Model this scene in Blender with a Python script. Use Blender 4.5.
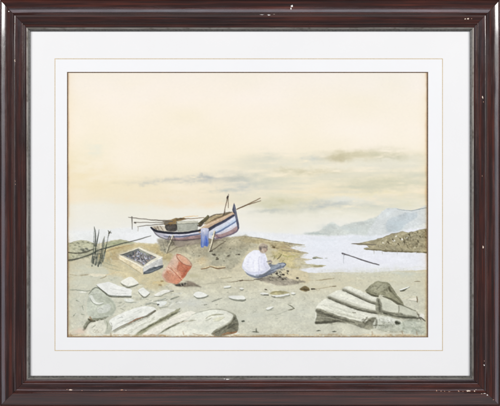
import bpy, bmesh, math
import numpy as np

for o in list(bpy.data.objects):
    bpy.data.objects.remove(o, do_unlink=True)
scene = bpy.context.scene
COL = scene.collection

# ------------------------------------------------------------------ camera, world, lamps, exposure
# The picture hangs on a wall in the plane y = 0 and faces -Y; 1 picture unit = 1.5 mm.
S = .0015
CZ = 1.5                     # height of the picture's centre
CD = 2.2                     # camera distance from the wall
H0 = .020                    # height above the wall at which one unit is exactly S

cam = bpy.data.cameras.new('camera')
cam.sensor_width = 36
cam.sensor_fit = 'HORIZONTAL'
cam.lens = 36 * (CD - H0) / (500 * S)
cam.clip_end = 50
camo = bpy.data.objects.new('camera', cam)
camo.location = (0, -CD, CZ)
camo.rotation_euler = (math.pi / 2, 0, 0)
COL.objects.link(camo)
scene.camera = camo

world = bpy.data.worlds.new('World')
scene.world = world
world.use_nodes = True
bg = world.node_tree.nodes['Background']
bg.inputs['Color'].default_value = (.86, .93, 1.0, 1)
bg.inputs['Strength'].default_value = .23


def softbox(name, loc, aim, sx, sy, watts, col):
    l = bpy.data.lights.new(name, 'AREA')
    l.shape = 'RECTANGLE'
    l.size, l.size_y, l.energy, l.color = sx, sy, watts, col
    o = bpy.data.objects.new(name, l)
    COL.objects.link(o)
    from mathutils import Vector
    o.location = loc
    o.rotation_euler = (Vector(aim) - Vector(loc)).to_track_quat('-Z', 'Y').to_euler()
    return o


for sx in (-1, 1):
    softbox('softbox_lamp', (sx * 2.45, -1.80, CZ + 1.16), (0, 0, CZ - .10), .55, 1.20, 58, (1, .985, .965))
softbox('added_overhead_lamp', (0, -2.15, CZ + .86), (0, 0, CZ), 1.8, .40, 7.5, (.88, .88, 1))  # added lamp, gives the upper rail's flat facet its sheen

for sx in (-1, 1):
    softbox('added_side_fill', (sx * 2.45, -1.80, CZ - .55), (0, 0, CZ - .1), .60, 2.0, 7.5, (.80, .85, 1))  # added fill panels, tint the outer slopes of the side rails
softbox('added_low_fill', (0, -2.00, CZ - 1.65), (0, 0, CZ - .1), 2.8, 1.8, 8.5, (1, .95, .98))  # added fill from below, evens the mount and lifts the lower rail

scene.view_settings.view_transform = 'Standard'
scene.view_settings.look = 'None'
scene.view_settings.exposure = 0
scene.view_settings.gamma = 1
scene.view_settings.use_curve_mapping = False


# ------------------------------------------------------------------ helpers
def P(px, py, h):
    """A point of the picture (photo units) at height h metres above the wall."""
    k = S * (CD - h) / (CD - H0)
    return ((px - 250) * k, -h, CZ - (py - 203) * k)


def lin(c):
    c = np.asarray(c, float)
    return np.where(c <= .04045, c / 12.92, ((c + .055) / 1.055) ** 2.4)


def mesh_obj(name, verts, faces, mat, parent=None, smooth=None):
    me = bpy.data.meshes.new(name)
    me.from_pydata([tuple(v) for v in verts], [], [tuple(f) for f in faces])
    bm = bmesh.new()
    bm.from_mesh(me)
    bmesh.ops.recalc_face_normals(bm, faces=bm.faces)
    bm.to_mesh(me)
    bm.free()
    if smooth is not None:
        me.polygons.foreach_set('use_smooth', [True] * len(me.polygons))
        me.set_sharp_from_angle(angle=smooth)
    me.materials.append(mat)
    o = bpy.data.objects.new(name, me)
    COL.objects.link(o)
    o.parent = parent
    return o


class Mat:
    def __init__(self, name):
        self.m = bpy.data.materials.new(name)
        self.m.use_nodes = True
        self.t = self.m.node_tree
        self.b = self.t.nodes['Principled BSDF']

    def n(self, kind, **kw):
        nd = self.t.nodes.new(kind)
        for k, v in kw.items():
            if k in nd.inputs:
                nd.inputs[k].default_value = v
            else:
                setattr(nd, k, v)
        return nd

    def l(self, a, b):
        self.t.links.new(a, b)

    def noise(self, scale, stretch=(1, 1, 1), detail=4, rough=.6):
        tc = self.n('ShaderNodeTexCoord')
        mp = self.n('ShaderNodeMapping')
        mp.inputs['Scale'].default_value = stretch
        nz = self.n('ShaderNodeTexNoise')
        nz.inputs['Scale'].default_value = scale
        nz.inputs['Detail'].default_value = detail
        nz.inputs['Roughness'].default_value = rough
        self.l(tc.outputs['Object'], mp.inputs['Vector'])
        self.l(mp.outputs['Vector'], nz.inputs['Vector'])
        return nz.outputs['Fac']

    def ramp(self, src, stops):
        r = self.n('ShaderNodeValToRGB')
        e = r.color_ramp.elements
        while len(e) < len(stops):
            e.new(.5)
        for el, (p, c) in zip(e, stops):
            el.position = p
            el.color = (*c, 1) if len(c) == 3 else c
        self.l(src, r.inputs['Fac'])
        return r.outputs['Color']

    def mix(self, fac, a, b, mode='MIX'):
        m = self.n('ShaderNodeMix', data_type='RGBA', blend_type=mode)
        for sock, v in ((m.inputs[0], fac), (m.inputs[6], a), (m.inputs[7], b)):
            if isinstance(v, (int, float)):
                sock.default_value = v
            elif isinstance(v, tuple):
                sock.default_value = (*v, 1)
            else:
                self.l(v, sock)
        return m.outputs[2]

    def bump(self, src, strength, dist):
        bp = self.n('ShaderNodeBump')
        bp.inputs['Strength'].default_value = strength
        bp.inputs['Distance'].default_value = dist
        self.l(src, bp.inputs['Height'])
        self.l(bp.outputs['Normal'], self.b.inputs['Normal'])

    def set(self, **kw):
        for k, v in kw.items():
            s = self.b.inputs[k.replace('_', ' ')]
            if hasattr(v, 'is_linked') or isinstance(v, bpy.types.NodeSocket):
                self.l(v, s)
            elif isinstance(v, tuple):
                s.default_value = (*v, 1)
            else:
                s.default_value = v
        return self.m


def mahogany(name, along):
    """Dark polished red-brown wood, grain running along x (0) or z (1)."""
    m = Mat(name)
    st = (1, 40, 40) if along == 0 else (40, 40, 1)
    fine = m.noise(7, st, 6, .68)
    col = m.ramp(fine, [(.30, (.011, .0030, .0024)), (.46, (.028, .0066, .0042)), (.60, (.068, .0140, .0072)), (.78, (.120, .0260, .0120))])
    cloud = m.noise(9, (1, 1, 1), 3)
    col = m.mix(m.ramp(cloud, [(.42, (0, 0, 0)), (.72, (.45, .45, .45))]), col, (.010, .0040, .0040))
    # rubbed, pale hairlines in the polish
    hair = m.noise(6, (3, 240, 240) if along == 0 else (240, 240, 3), 2, .5)
    patch = m.noise(14, (1, 1, 1), 3)
    rub = m.n('ShaderNodeMath', operation='MULTIPLY')
    m.l(m.ramp(hair, [(.70, (0, 0, 0)), (.76, (1, 1, 1))]), rub.inputs[0])
    m.l(m.ramp(patch, [(.50, (0, 0, 0)), (.66, (1, 1, 1))]), rub.inputs[1])
    rub2 = m.n('ShaderNodeMath', operation='MULTIPLY')
    rub2.inputs[1].default_value = .5
    m.l(rub.outputs[0], rub2.inputs[0])
    col = m.mix(rub2.outputs[0], col, (.17, .12, .105))
    rough = m.ramp(m.noise(22, (1, 8, 8) if along == 0 else (8, 8, 1), 4), [(.3, (.13, .13, .13)), (.7, (.32, .32, .32))])
    dent = m.noise(55, (1, 1, 1), 3)
    ad = m.n('ShaderNodeMath', operation='ADD')
    m.l(fine, ad.inputs[0])
    m.l(dent, ad.inputs[1])
    m.bump(ad.outputs[0], .16, .0008)
    return m.set(Base_Color=col, Roughness=rough, Coat_Weight=.6, Coat_Roughness=.06, Specular_IOR_Level=.55)


def silver(name, along):
    m = Mat(name)
    nz = m.noise(10, (2, 60, 60) if along == 0 else (60, 60, 2), 4)
    col = m.ramp(nz, [(.30, (.19, .165, .135)), (.55, (.36, .335, .295)), (.75, (.50, .47, .42))])
    grime = m.noise(70, (1, 1, 1), 3)
    col = m.mix(m.ramp(grime, [(.52, (0, 0, 0)), (.72, (.7, .7, .7))]), col, (.085, .065, .045))
    return m.set(Base_Color=col, Metallic=.72, Roughness=.36)


def board(name, col, var=.02):
    m = Mat(name)
    nz = m.noise(9, (1, 1, 1), 4)
    c = m.ramp(nz, [(.3, tuple(v * (1 - var) for v in col)), (.7, col)])
    fib = m.noise(900, (1, 1, 1), 3)
    m.bump(fib, .12, .0004)
    return m.set(Base_Color=c, Roughness=.92, Specular_IOR_Level=.15)


def plain(name, col, rough=.7, scale=500, var=.25):
    m = Mat(name)
    nz = m.noise(scale, (1, 1, 1), 3)
    c = m.ramp(nz, [(.3, tuple(v * (1 - var) for v in col)), (.7, tuple(min(v * (1 + var), .95) for v in col))])
    return m.set(Base_Color=c, Roughness=rough)


M_WOOD = [mahogany('mahogany_horizontal', 0), mahogany('mahogany_upright', 1)]
M_SLIP = [silver('silver_slip_horizontal', 0), silver('silver_slip_upright', 1)]
M_SIGHT = plain('bronzed_sight_edge', (.085, .080, .072), .38, 300, .5)
M_MAT = board('mount_board', (.850, .842, .826))
M_PANEL = board('mount_inner_panel', (.866, .862, .854))
M_GOLD = plain('gold_ruling', (.62, .50, .33), .5, 900, .18)
M_BEVEL = plain('shaded_bevel_core', (.20, .135, .085), .9, 700, .35)  # aged core brown, darkened to paint in the window's shadow line
M_CHIP = plain('bare_gesso', (.72, .58, .47), .85, 1500, .25)
M_WALL = board('wall_paint', (.60, .60, .59), .05)
M_PAPER = board('paper', (.78, .72, .60))
PK = .95                    # pigment reflectance for a full-white tone under these lamps


def pigment():
    m = Mat('watercolour_pigment')
    at = m.n('ShaderNodeAttribute', attribute_name='pigment')
    tooth = m.noise(1100, (1, 1, 1), 3)
    c = m.mix(.5, at.outputs['Color'], m.ramp(tooth, [(.3, (.985, .985, .983)), (.7, (1.012, 1.012, 1.012))]), 'MULTIPLY')
    m.bump(tooth, .05, .0003)
    return m.set(Base_Color=c, Roughness=.95, Specular_IOR_Level=.1)


M_PIG = pigment()

# ------------------------------------------------------------------ the watercolour, brush by brush
# Every wash and stroke is a shape in picture units (1 unit = 1.5 mm); the result is a grid of pigment
# colours plus an id that says which painted motif each grid cell belongs to.
PX0, PX1, PY0, PY1, PS = 66.0, 429.5, 71.0, 338.5, 2.6
PNX = int((PX1 - PX0) * PS) + 1
PNY = int((PY1 - PY0) * PS) + 1
GX = PX0 + np.arange(PNX) / PS
GY = PY0 + np.arange(PNY) / PS
rng = np.random.default_rng(11)
CAN = np.zeros((PNY, PNX, 3))
LAB = np.zeros((PNY, PNX), int)
MOTIFS = []


def motif(name, label):
    MOTIFS.append((name, label))
    return len(MOTIFS) - 1


def lattice(sx, sy, seed):
    r = np.random.default_rng(seed)
    nx, ny = int((PX1 - PX0) / sx) + 4, int((PY1 - PY0) / sy) + 4
    g = r.normal(size=(ny, nx))
    fx, fy = (GX - PX0) / sx, (GY - PY0) / sy
    ix, iy = fx.astype(int), fy.astype(int)
    tx, ty = fx - ix, fy - iy
    tx, ty = (tx * tx * (3 - 2 * tx))[None], (ty * ty * (3 - 2 * ty))[:, None]
    a = g[iy][:, ix] * (1 - tx) + g[iy][:, ix + 1] * tx
    b = g[iy + 1][:, ix] * (1 - tx) + g[iy + 1][:, ix + 1] * tx
    return a * (1 - ty) + b * ty


def fbm(sx, sy, seed, n=3):
    o, a = 0, 1.0
    for k in range(n):
        o = o + a * lattice(max(sx / 2 ** k, .5), max(sy / 2 ** k, .5), seed * 31 + k)
        a *= .55
    return o / np.std(o)


WXN, WYN = fbm(5, 5, 1), fbm(5, 5, 2)
MOT = fbm(14, 9, 3)
GRA = fbm(1.6, 1.3, 4, 2)
CLD = fbm(16, 4, 5, 4)
DRY = fbm(2.6, 1.1, 6, 3)
BLO = fbm(7, 4, 8, 3)


def spline(p, closed=False, n=5):
    p = np.asarray(p, float)
    m = len(p)
    out = []
    for i in range(m if closed else m - 1):
        if closed:
            a, b, c, d = p[(i - 1) % m], p[i], p[(i + 1) % m], p[(i + 2) % m]
        else:
            a, b, c, d = p[max(i - 1, 0)], p[i], p[i + 1], p[min(i + 2, m - 1)]
        for t in np.arange(n) / n:
            out.append(.5 * (2 * b + (c - a) * t + (2 * a - 5 * b + 4 * c - d) * t * t + (3 * b - a - 3 * c + d) * t ** 3))
    if not closed:
        out.append(p[-1])
    return np.array(out)


def window(p, pad):
    x0, y0 = p.min(0) - pad
    x1, y1 = p.max(0) + pad
    i0, i1 = int(np.clip((x0 - PX0) * PS, 0, PNX)), int(np.clip((x1 - PX0) * PS + 2, 0, PNX))
    j0, j1 = int(np.clip((y0 - PY0) * PS, 0, PNY)), int(np.clip((y1 - PY0) * PS + 2, 0, PNY))
    return slice(j0, j1), slice(i0, i1)


def put(w, m, c, lab, mul):
    old = CAN[w]
    new = old * c if mul else c
    CAN[w] = old + (new - old) * m[..., None]
    if lab is not None:
        LAB[w][m > .45] = lab


def C3(c):
    return np.array(c, float) / 255


def poly(pts, col, a=1., soft=.7, warp=.5, var=.018, edge=0., smooth=True, lab=None, mul=False, col2=None, ax=None, dry=0.):
    p = spline(pts, True) if smooth else np.asarray(pts, float)
    soft, warp, var = soft * 1.15, warp * .55, var * .75
    w = window(p, soft + warp * 3 + 1)
    if w[0].stop <= w[0].start or w[1].stop <= w[1].start:
        return
    X = GX[None, w[1]] + warp * WXN[w]
    Y = GY[w[0], None] + warp * WYN[w]
    d = np.full(X.shape, 1e9)
    ins = np.zeros(X.shape, bool)
    for i in range(len(p)):
        ax_, ay_ = p[i]
        bx, by = p[(i + 1) % len(p)]
        ex, ey = bx - ax_, by - ay_
        t = np.clip(((X - ax_) * ex + (Y - ay_) * ey) / (ex * ex + ey * ey + 1e-9), 0, 1)
        d = np.minimum(d, (X - ax_ - t * ex) ** 2 + (Y - ay_ - t * ey) ** 2)
        if abs(ey) > 1e-9:
            ins ^= ((ay_ > Y) != (by > Y)) & (X < ex * (Y - ay_) / ey + ax_)
    d = np.sqrt(d)
    d[ins] *= -1
    m = np.clip(.5 - d / soft, 0, 1)
    m = m * m * (3 - 2 * m) * a
    if dry:
        m = m * np.clip(1 - dry + dry * (.6 + .9 * DRY[w]), 0, 1)
    c = np.broadcast_to(C3(col), X.shape + (3,)).copy()
    if col2 is not None:
        (gx0, gy0), (gx1, gy1) = ax
        L2 = (gx1 - gx0) ** 2 + (gy1 - gy0) ** 2
        t = np.clip(((X - gx0) * (gx1 - gx0) + (Y - gy0) * (gy1 - gy0)) / L2, 0, 1)[..., None]
        c = c * (1 - t) + C3(col2) * t
    c = c * (1 + var * (1.1 * MOT[w] + .8 * GRA[w] + .9 * BLO[w]))[..., None]
    if edge:
        c = c * (1 - edge * np.exp(-(d / .9) ** 2))[..., None]
    put(w, m, c, lab, mul)


def line(pts, wid, col, a=1., soft=.55, lab=None, mul=False, smooth=True, dry=0., warp=.12, var=.03):
    p = np.asarray(pts, float)
    soft, a = soft * 1.25, min(a * 1.02, 1)
    wid = np.atleast_1d(np.asarray(wid, float))
    wv = np.interp(np.linspace(0, 1, len(p)), np.linspace(0, 1, len(wid)), wid)
    if smooth and len(p) > 2:
        q = spline(p)
        wv = np.interp(np.linspace(0, 1, len(q)), np.linspace(0, 1, len(p)), wv)
        p = q
    w = window(p, wv.max() + soft + 1)
    if w[0].stop <= w[0].start or w[1].stop <= w[1].start:
        return
    X = GX[None, w[1]] + warp * WXN[w]
    Y = GY[w[0], None] + warp * WYN[w]
    d = np.full(X.shape, 1e9)
    for i in range(len(p) - 1):
        ax_, ay_ = p[i]
        ex, ey = p[i + 1] - p[i]
        t = np.clip(((X - ax_) * ex + (Y - ay_) * ey) / (ex * ex + ey * ey + 1e-9), 0, 1)
        d = np.minimum(d, np.hypot(X - ax_ - t * ex, Y - ay_ - t * ey) - .5 * (wv[i] + (wv[i + 1] - wv[i]) * t))
    m = np.clip(.5 - d / soft, 0, 1) * a
    if dry:
        m = m * np.clip(1 - dry + dry * (.6 + .9 * DRY[w]), 0, 1)
    c = C3(col) * (1 + var * GRA[w])[..., None]
    put(w, m, c, lab, mul)


def blob(cx, cy, rx, ry, col, a=.5, ang=0., rough=.5, mul=False):
    w = window(np.array([[cx - rx * 2.4, cy - rx * 2.4], [cx + rx * 2.4, cy + rx * 2.4]]) if rx < ry else
               np.array([[cx - rx * 2.4, cy - ry * 2.6 - abs(ang) * rx * 2.4], [cx + rx * 2.4, cy + ry * 2.6 + abs(ang) * rx * 2.4]]), 1)
    X = GX[None, w[1]] - cx + 1.2 * WXN[w]
    Y = GY[w[0], None] - cy + .7 * WYN[w] - ang * X
    q = (X / rx) ** 2 + (Y / ry) ** 2
    m = np.exp(-q * 1.1) * a * np.clip(1 + rough * CLD[w], 0, 2)
    put(w, np.clip(m, 0, 1), np.broadcast_to(C3(col), X.shape + (3,)), None, mul)


def cloud(cx, cy, rx, ry, col, a=.5, ang=0., rough=.5):
    blob(cx, cy, rx * 1.15, ry * 1.6 + .7, [c * .8 + g * .2 for c, g in zip(col, (222, 218, 200))], a * (.62 if cx < 250 else .8), ang, rough * .7)


def inside(p, x, y):
    r = False
    for i in range(len(p)):
        (ax_, ay_), (bx, by) = p[i], p[(i + 1) % len(p)]
        if (ay_ > y) != (by > y) and x < (bx - ax_) * (y - ay_) / (by - ay_) + ax_:
            r = not r
    return r


def dabs(area, n, cols, length=4, wid=1., ang=0., angv=.3, a=.4, soft=.8, dry=.3, lab=None, curve=.1):
    area = [tuple(q) for q in area]
    xs, ys = [q[0] for q in area], [q[1] for q in area]
    k = 0
    for _ in range(n * 30):
        if k >= n:
            break
        x, y = rng.uniform(min(xs), max(xs)), rng.uniform(min(ys), max(ys))
        if not inside(area, x, y):
            continue
        k += 1
        L = length * rng.uniform(.4, 1.4)
        t = ang + rng.normal() * angv
        cx, sy = math.cos(t), math.sin(t)
        b = rng.normal() * curve * L
        line([(x - cx * L / 2, y - sy * L / 2), (x - sy * b, y + cx * b), (x + cx * L / 2, y + sy * L / 2)],
             [wid * .5, wid * rng.uniform(.7, 1.3), wid * .3], cols[rng.integers(len(cols))], a * rng.uniform(.5, 1.2), soft=soft, dry=dry, lab=lab)


def paint():
    # ------------------------------------------------ sky wash
    sky = motif('painted_sky', 'cream and peach watercolour sky with soft grey clouds')
    LAB[:] = sky
    ys = [71, 85, 110, 140, 160, 176, 188, 196, 203, 208, 216, 226, 236]
    cs = [(245, 236, 221), (247, 237, 221), (248, 237, 216), (248, 237, 213), (247, 236, 211), (245, 234, 207), (244, 232, 205), (244, 231, 204),
          (241, 234, 213), (241, 237, 222), (241, 237, 222), (240, 238, 228), (239, 239, 236)]
    cs = np.array(cs, float) / 255
    Yw = np.clip(GY[:, None] + 2.2 * fbm(40, 14, 21) + 1.0 * CLD, 71, 236)
    for k in range(3):
        CAN[..., k] = np.interp(Yw, ys, cs[:, k])
    big = fbm(60, 30, 22, 2)
    CAN[:] *= (1 + np.stack([.004 * big, .004 * big, .012 * big], -1))
    right = np.clip((GX[None, :, None] - 230) / 150, 0, 1) * np.clip((190 - GY[:, None, None]) / 40, 0, 1)
    CAN[:] += right * np.array([-.002, .004, .016])
    # warm bands
    blob(110, 183, 50, 7, (243, 228, 190), .55, rough=.3)
    blob(88, 172, 22, 22, (242, 227, 190), .45)
    blob(150, 202, 45, 4, (243, 223, 186), .6, .02, .4)
    blob(95, 150, 10, 9, (236, 234, 215), .5)
    blob(205, 205, 40, 4.5, (242, 226, 196), .6, -.03)
    blob(180, 192, 60, 4, (240, 228, 198), .5)
    blob(322, 192, 34, 4, (240, 223, 182), .55)
    blob(390, 178, 40, 6, (238, 228, 190), .4)
    blob(385, 195, 45, 4.5, (240, 228, 186), .55)
    blob(300, 180, 45, 5, (237, 228, 196), .4)
    band = np.clip(.5 + .55 * fbm(46, 5.5, 61, 4), 0, 1)
    reach = np.clip((GX[None, :] - 205) / 60, 0, 1) * np.clip((GY[:, None] - 150) / 10, 0, 1) * np.clip((219 - GY[:, None]) / 10, 0, 1)
    m0 = (band * reach * .55)[..., None]
    CAN[:] = CAN * (1 - m0) + C3((214, 213, 195)) * m0
    band = np.clip(.35 + .6 * fbm(38, 5, 62, 4), 0, 1)
    m0 = (band * reach * .5)[..., None]
    CAN[:] = CAN * (1 - m0) + C3((243, 233, 205)) * m0
    # left streak clouds
    cloud(350, 158, 40, 3.5, (226, 212, 172), .5, -.02, .6)
    cloud(385, 181, 40, 4, (222, 214, 180), .5, -.02, .6)
    cloud(300, 200, 40, 3, (226, 216, 178), .5, -.03, .6)
    cloud(160, 181.5, 36, 1.7, (196, 196, 184), .55, -.03, .8)
    cloud(150, 182.5, 18, .8, (176, 180, 178), .5, -.02, .8)
    cloud(200, 178.5, 22, 2.1, (178, 182, 178), .7, -.04, .8)
    cloud(206, 177.5, 8, 1.4, (160, 168, 172), .55, -.03, .8)
    cloud(236, 178.5, 16, 3.4, (184, 186, 174), .75, .03, .8)
    cloud(243, 186.5, 12, 4.0, (180, 188, 188), .75, -.05, .8)
    cloud(246, 184, 6, 2.2, (160, 172, 180), .5, 0, .8)
    cloud(224, 190, 14, 1.2, (176, 186, 182), .6, -.02, .9)
    cloud(225, 198, 34, 2.0, (222, 218, 190), .5)
    # middle and right cloud band
    cloud(266, 158, 13, 4, (214, 213, 195), .6, 0, .7)
    cloud(262, 165, 26, 4, (226, 222, 200), .5)
    cloud(311, 158.5, 13, 2.6, (203, 207, 199), .75, .03, .7)
    cloud(300, 164, 35, 4, (226, 223, 202), .55)
    cloud(346, 157, 16, 3.2, (203, 194, 158), .85, -.03, .6)
    cloud(338, 159, 9, 1.4, (186, 174, 134), .5, -.02, .6)
    cloud(384, 155, 17, 3.8, (205, 199, 166), .8, .02, .7)
    cloud(388, 157, 12, 1.6, (188, 186, 158), .6, 0, .8)
    cloud(412, 159, 14, 2.4, (220, 214, 186), .5)
    cloud(380, 163, 40, 2.6, (243, 239, 221), .6)
    cloud(335, 166, 30, 2.4, (242, 238, 220), .6)
    cloud(316, 172, 27, 1.5, (198, 187, 146), .75, -.03, .7)
    cloud(286, 171.5, 12, 1.5, (204, 196, 160), .6, 0, .7)
    cloud(370, 173, 40, 3.5, (226, 222, 200), .6)
    cloud(280, 179, 30, 4, (218, 216, 192), .6, 0, .7)
    cloud(262, 183, 14, 4, (206, 208, 190), .5, 0, .7)
    cloud(390, 184, 40, 4.5, (210, 207, 178), .65, -.02, .7)
    cloud(356, 187, 22, 2.8, (206, 205, 180), .5, -.02, .7)
    cloud(418, 177, 16, 4, (214, 213, 192), .6)
    cloud(276, 196, 34, 3.2, (228, 224, 198), .6)
    cloud(278, 204, 16, 3.2, (200, 197, 158), .7, .02, .6)
    cloud(288, 209, 20, 2.6, (214, 212, 182), .5)
    cloud(276, 210.8, 18, .9, (178, 184, 178), .75, .01, .7)
    cloud(322, 206, 30, 2.6, (190, 194, 182), .8, -.10, .6)
    cloud(324, 206, 12, 1.9, (166, 176, 184), .6, -.08, .6)
    cloud(344, 203.5, 12, 2.0, (172, 182, 186), .6, -.06, .7)
    cloud(366, 204.5, 22, 2.4, (194, 199, 190), .7, .02, .7)
    cloud(352, 199.5, 22, 1.8, (240, 239, 228), .75)
    cloud(390, 201, 24, 2.2, (226, 224, 204), .6)
    cloud(360, 210, 40, 3, (224, 223, 200), .6)
    cloud(318, 213, 34, 2.2, (226, 225, 203), .6)
    cloud(408, 205, 18, 2.6, (228, 222, 190), .6)
    cloud(290, 222, 46, 6, (239, 235, 218), .7, 0, .3)
    cloud(110, 218, 60, 12, (238, 235, 221), .7, 0, .3)

    # ------------------------------------------------ far hills
    hl = motif('painted_hill', 'pale grey green far hill at the left end of the range')
    poly([(304, 234.3), (312, 232.6), (320, 231), (324, 227), (329, 223.2), (334, 222.6), (339, 226.2), (346, 224.4), (354, 221.8), (362, 221), (372, 218.4), (382, 214.6), (392, 222), (396, 238), (340, 237.5), (318, 236.2)],
         (214, 217, 207), soft=2.0, var=.02, col2=(207, 213, 207), ax=((310, 224), (390, 230)), lab=hl)
    blob(330, 228, 8, 4, (196, 203, 197), .6)
    blob(352, 229, 14, 4, (205, 212, 207), .6)
    blob(320, 233.6, 16, .9, (190, 198, 192), .6)
    line([(305, 234.4), (314, 233.6), (330, 234.2)], [.6, 1, .4], (180, 188, 182), .6, soft=.8)
    h2 = motif('painted_hill', 'blue grey far hill rising to the right above the headland')
    poly([(366, 238), (376, 219), (386, 209.2), (396, 208.2), (404, 209.8), (411, 210.3), (418, 209.4), (430, 206.6), (430, 240), (380, 240)],
         (216, 220, 217), soft=1.4, var=.015, lab=h2)
    poly([(386, 231), (387, 221), (393, 217), (402, 214), (414, 212.5), (417, 214), (414, 219), (406, 224), (400, 230), (396, 234)], (199, 207, 208), soft=2.2, var=.02, warp=.8)
    blob(396, 226, 8, 7, (196, 208, 210), .45)
    poly([(404, 229), (412, 222), (422, 219), (430, 217), (430, 232), (404, 232)], (214, 218, 216), .8, soft=2)
    poly([(404, 232), (416, 226), (430, 222), (430, 228), (416, 231)], (226, 229, 224), .8, soft=1.4)
    poly([(386, 216), (389, 210.5), (393, 210.5), (388, 217)], (226, 231, 229), .8, soft=1.4)
    line([(397, 209), (405, 210.4), (412, 210.6), (418, 209.6), (424, 208.2), (428, 207.6)], [.3, .5, .9, .9, .6], (140, 148, 150), .75, soft=.5)
    line([(386, 209.4), (394, 208.4), (400, 209.2)], [.4, .6, .3], (196, 203, 202), .6)

    # ------------------------------------------------ sea
    sea = motif('painted_sea', 'smooth lavender white water between the beach and far hills')
    poly([(66, 232), (100, 230), (150, 226), (200, 232), (250, 232), (290, 234), (304, 235), (330, 236.2), (350, 234.4), (374, 236.6), (392, 233), (410, 229), (430, 227), (430, 280), (66, 280)],
         (236, 237, 233), soft=3, var=.006, col2=(236, 237, 240), ax=((235, 240), (310, 242)), lab=sea, smooth=False)
    blob(140, 236, 26, 6, (243, 243, 243), .8, 0, .1)
    blob(322, 246, 26, 7, (233, 237, 241), .6, 0, .2)
    blob(360, 238, 26, 2.2, (222, 228, 230), .5, 0, .5)
    blob(345, 240, 30, 1.0, (224, 229, 232), .5, 0, .8)
    blob(385, 262, 30, 5, (235, 235, 240), .7)
    blob(340, 267, 30, 3, (236, 238, 242), .6)

    # ------------------------------------------------ right headland
    hd = motif('painted_headland', 'dark olive brown rocky headland reaching into the water')
    H = [(351, 243.6), (357, 243.2), (362, 242.2), (368, 240.8), (374, 240), (380, 238), (386, 236), (392, 233.6), (398, 232.4), (403, 230.8), (408, 232.6), (413, 231.8), (419, 229.6), (430, 228), (430, 253.4), (418, 252.6), (405, 252.2), (392, 251.6), (380, 251), (372, 250), (364.4, 249.2), (364, 248), (369, 247), (366, 245.4), (358, 244.8)]
    poly(H, (172, 163, 132), soft=.7, var=.05, warp=.4, lab=hd, smooth=False, edge=.12)
    Hin = [(370, 243), (386, 237.5), (403, 232), (428, 230), (428, 251), (380, 250)]
    dabs(Hin, 90, [(120, 112, 84), (104, 98, 74), (142, 130, 98)], 3.2, 1.1, .5, .8, .55)
    dabs(Hin, 60, [(196, 188, 158), (186, 176, 146), (204, 198, 170)], 3, 1.0, -.4, .7, .55)
    dabs([(400, 233), (428, 230), (428, 248), (405, 248)], 35, [(92, 86, 64), (84, 78, 60)], 4, 1.1, 1.0, .6, .5)
    dabs(Hin, 70, [(90, 84, 62), (214, 206, 178), (150, 142, 112)], 1.8, .8, .2, 1.0, .6, soft=.5)
    dabs([(372, 243), (390, 236), (404, 233), (426, 231), (426, 236), (400, 239), (380, 244)], 30, [(196, 190, 160), (206, 200, 172), (128, 124, 92)], 4, .9, -.35, .4, .5, soft=.7)
    line([(374, 249.6), (386, 251), (400, 251.6), (416, 252), (428, 252.6)], [.8, 1.4, 1.2, 1.6], (98, 90, 64), .8, dry=.4)
    line([(352, 243.7), (358, 243.8), (366, 244.2), (376, 244.6)], [.5, 1.2, .7], (110, 103, 92), .85)
    line([(366, 249), (374, 250)], [.6, 1.3], (104, 96, 72), .7)
    for x, y, r in [(394, 240.6, 1.7), (401.6, 239.4, 1.9), (396, 236.2, 1.0), (407, 238, .8), (383, 243, .8)]:
        line([(x - .5, y), (x + .4, y - .2)], r, (238, 236, 224), .95)
    for x, y in [(392.6, 239), (400, 238.2), (404, 241.4), (409, 234.5), (418, 241), (398, 243.6), (388, 242), (420, 236)]:
        line([(x, y), (x + 1.2, y + 1.8)], [1.3, .5], (78, 70, 52), .8)
    for x in (374, 382, 397, 416):
        line([(x, 251), (x + .3, 254)], [.9, .3], (170, 165, 150), .6)

    # ------------------------------------------------ beach
    be = motif('painted_beach', 'pale grey green and tan beach in the foreground')
    B = [(62, 243.4), (70, 242.6), (75, 241.2), (81, 240.2), (87, 240.6), (92, 242.4), (97, 244.2), (103, 243), (109, 241.2), (115, 239.8), (120, 239.4), (127, 240.6), (134, 242), (146, 243.2), (160, 243.8), (176, 240), (200, 238),
         (222, 237.4), (233, 236.8), (244, 236.6), (256, 237.5), (266, 239), (278, 241.4), (290, 243), (297, 244), (304.6, 244.7), (298, 245.4), (291, 246.4), (290, 248.4), (299, 250.6), (308.4, 253.1), (300, 254), (297, 255.6), (302, 258), (312.4, 259.4), (304, 260.6), (303, 263), (312, 264.8), (326, 265.8), (321, 267.8),
         (308, 267.6), (299, 269.6), (308, 272.6), (322, 272.8), (340, 272), (360, 272.6), (380, 272.2), (400, 270.6), (418, 270), (432, 269.4), (432, 340), (62, 340)]
    poly(B, (210, 201, 170), soft=.8, warp=.35, var=.022, lab=be, smooth=False, col2=(213, 211, 190), ax=((200, 262), (200, 300)))
    blob(90, 285, 40, 30, (208, 209, 190), .7, 0, .3)
    blob(380, 284, 60, 12, (213, 211, 188), .8, 0, .2)
    blob(400, 274, 40, 3, (206, 208, 190), .7, 0, .4)
    blob(330, 284, 40, 8, (214, 207, 178), .7, 0, .3)
    # tan hillside behind crate, grey-olive bank under boat
    poly([(98, 256), (104, 248), (118, 245), (140, 244), (160, 245), (172, 252), (170, 262), (150, 250), (138, 247), (118, 254), (112, 262), (104, 266)], (196, 178, 130), .75, soft=4, warp=1.2, var=.04)
    poly([(108, 262), (120, 262), (140, 274), (160, 272), (168, 284), (150, 290), (130, 280), (108, 272)], (214, 200, 158), .7, soft=4, warp=1)
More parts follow.
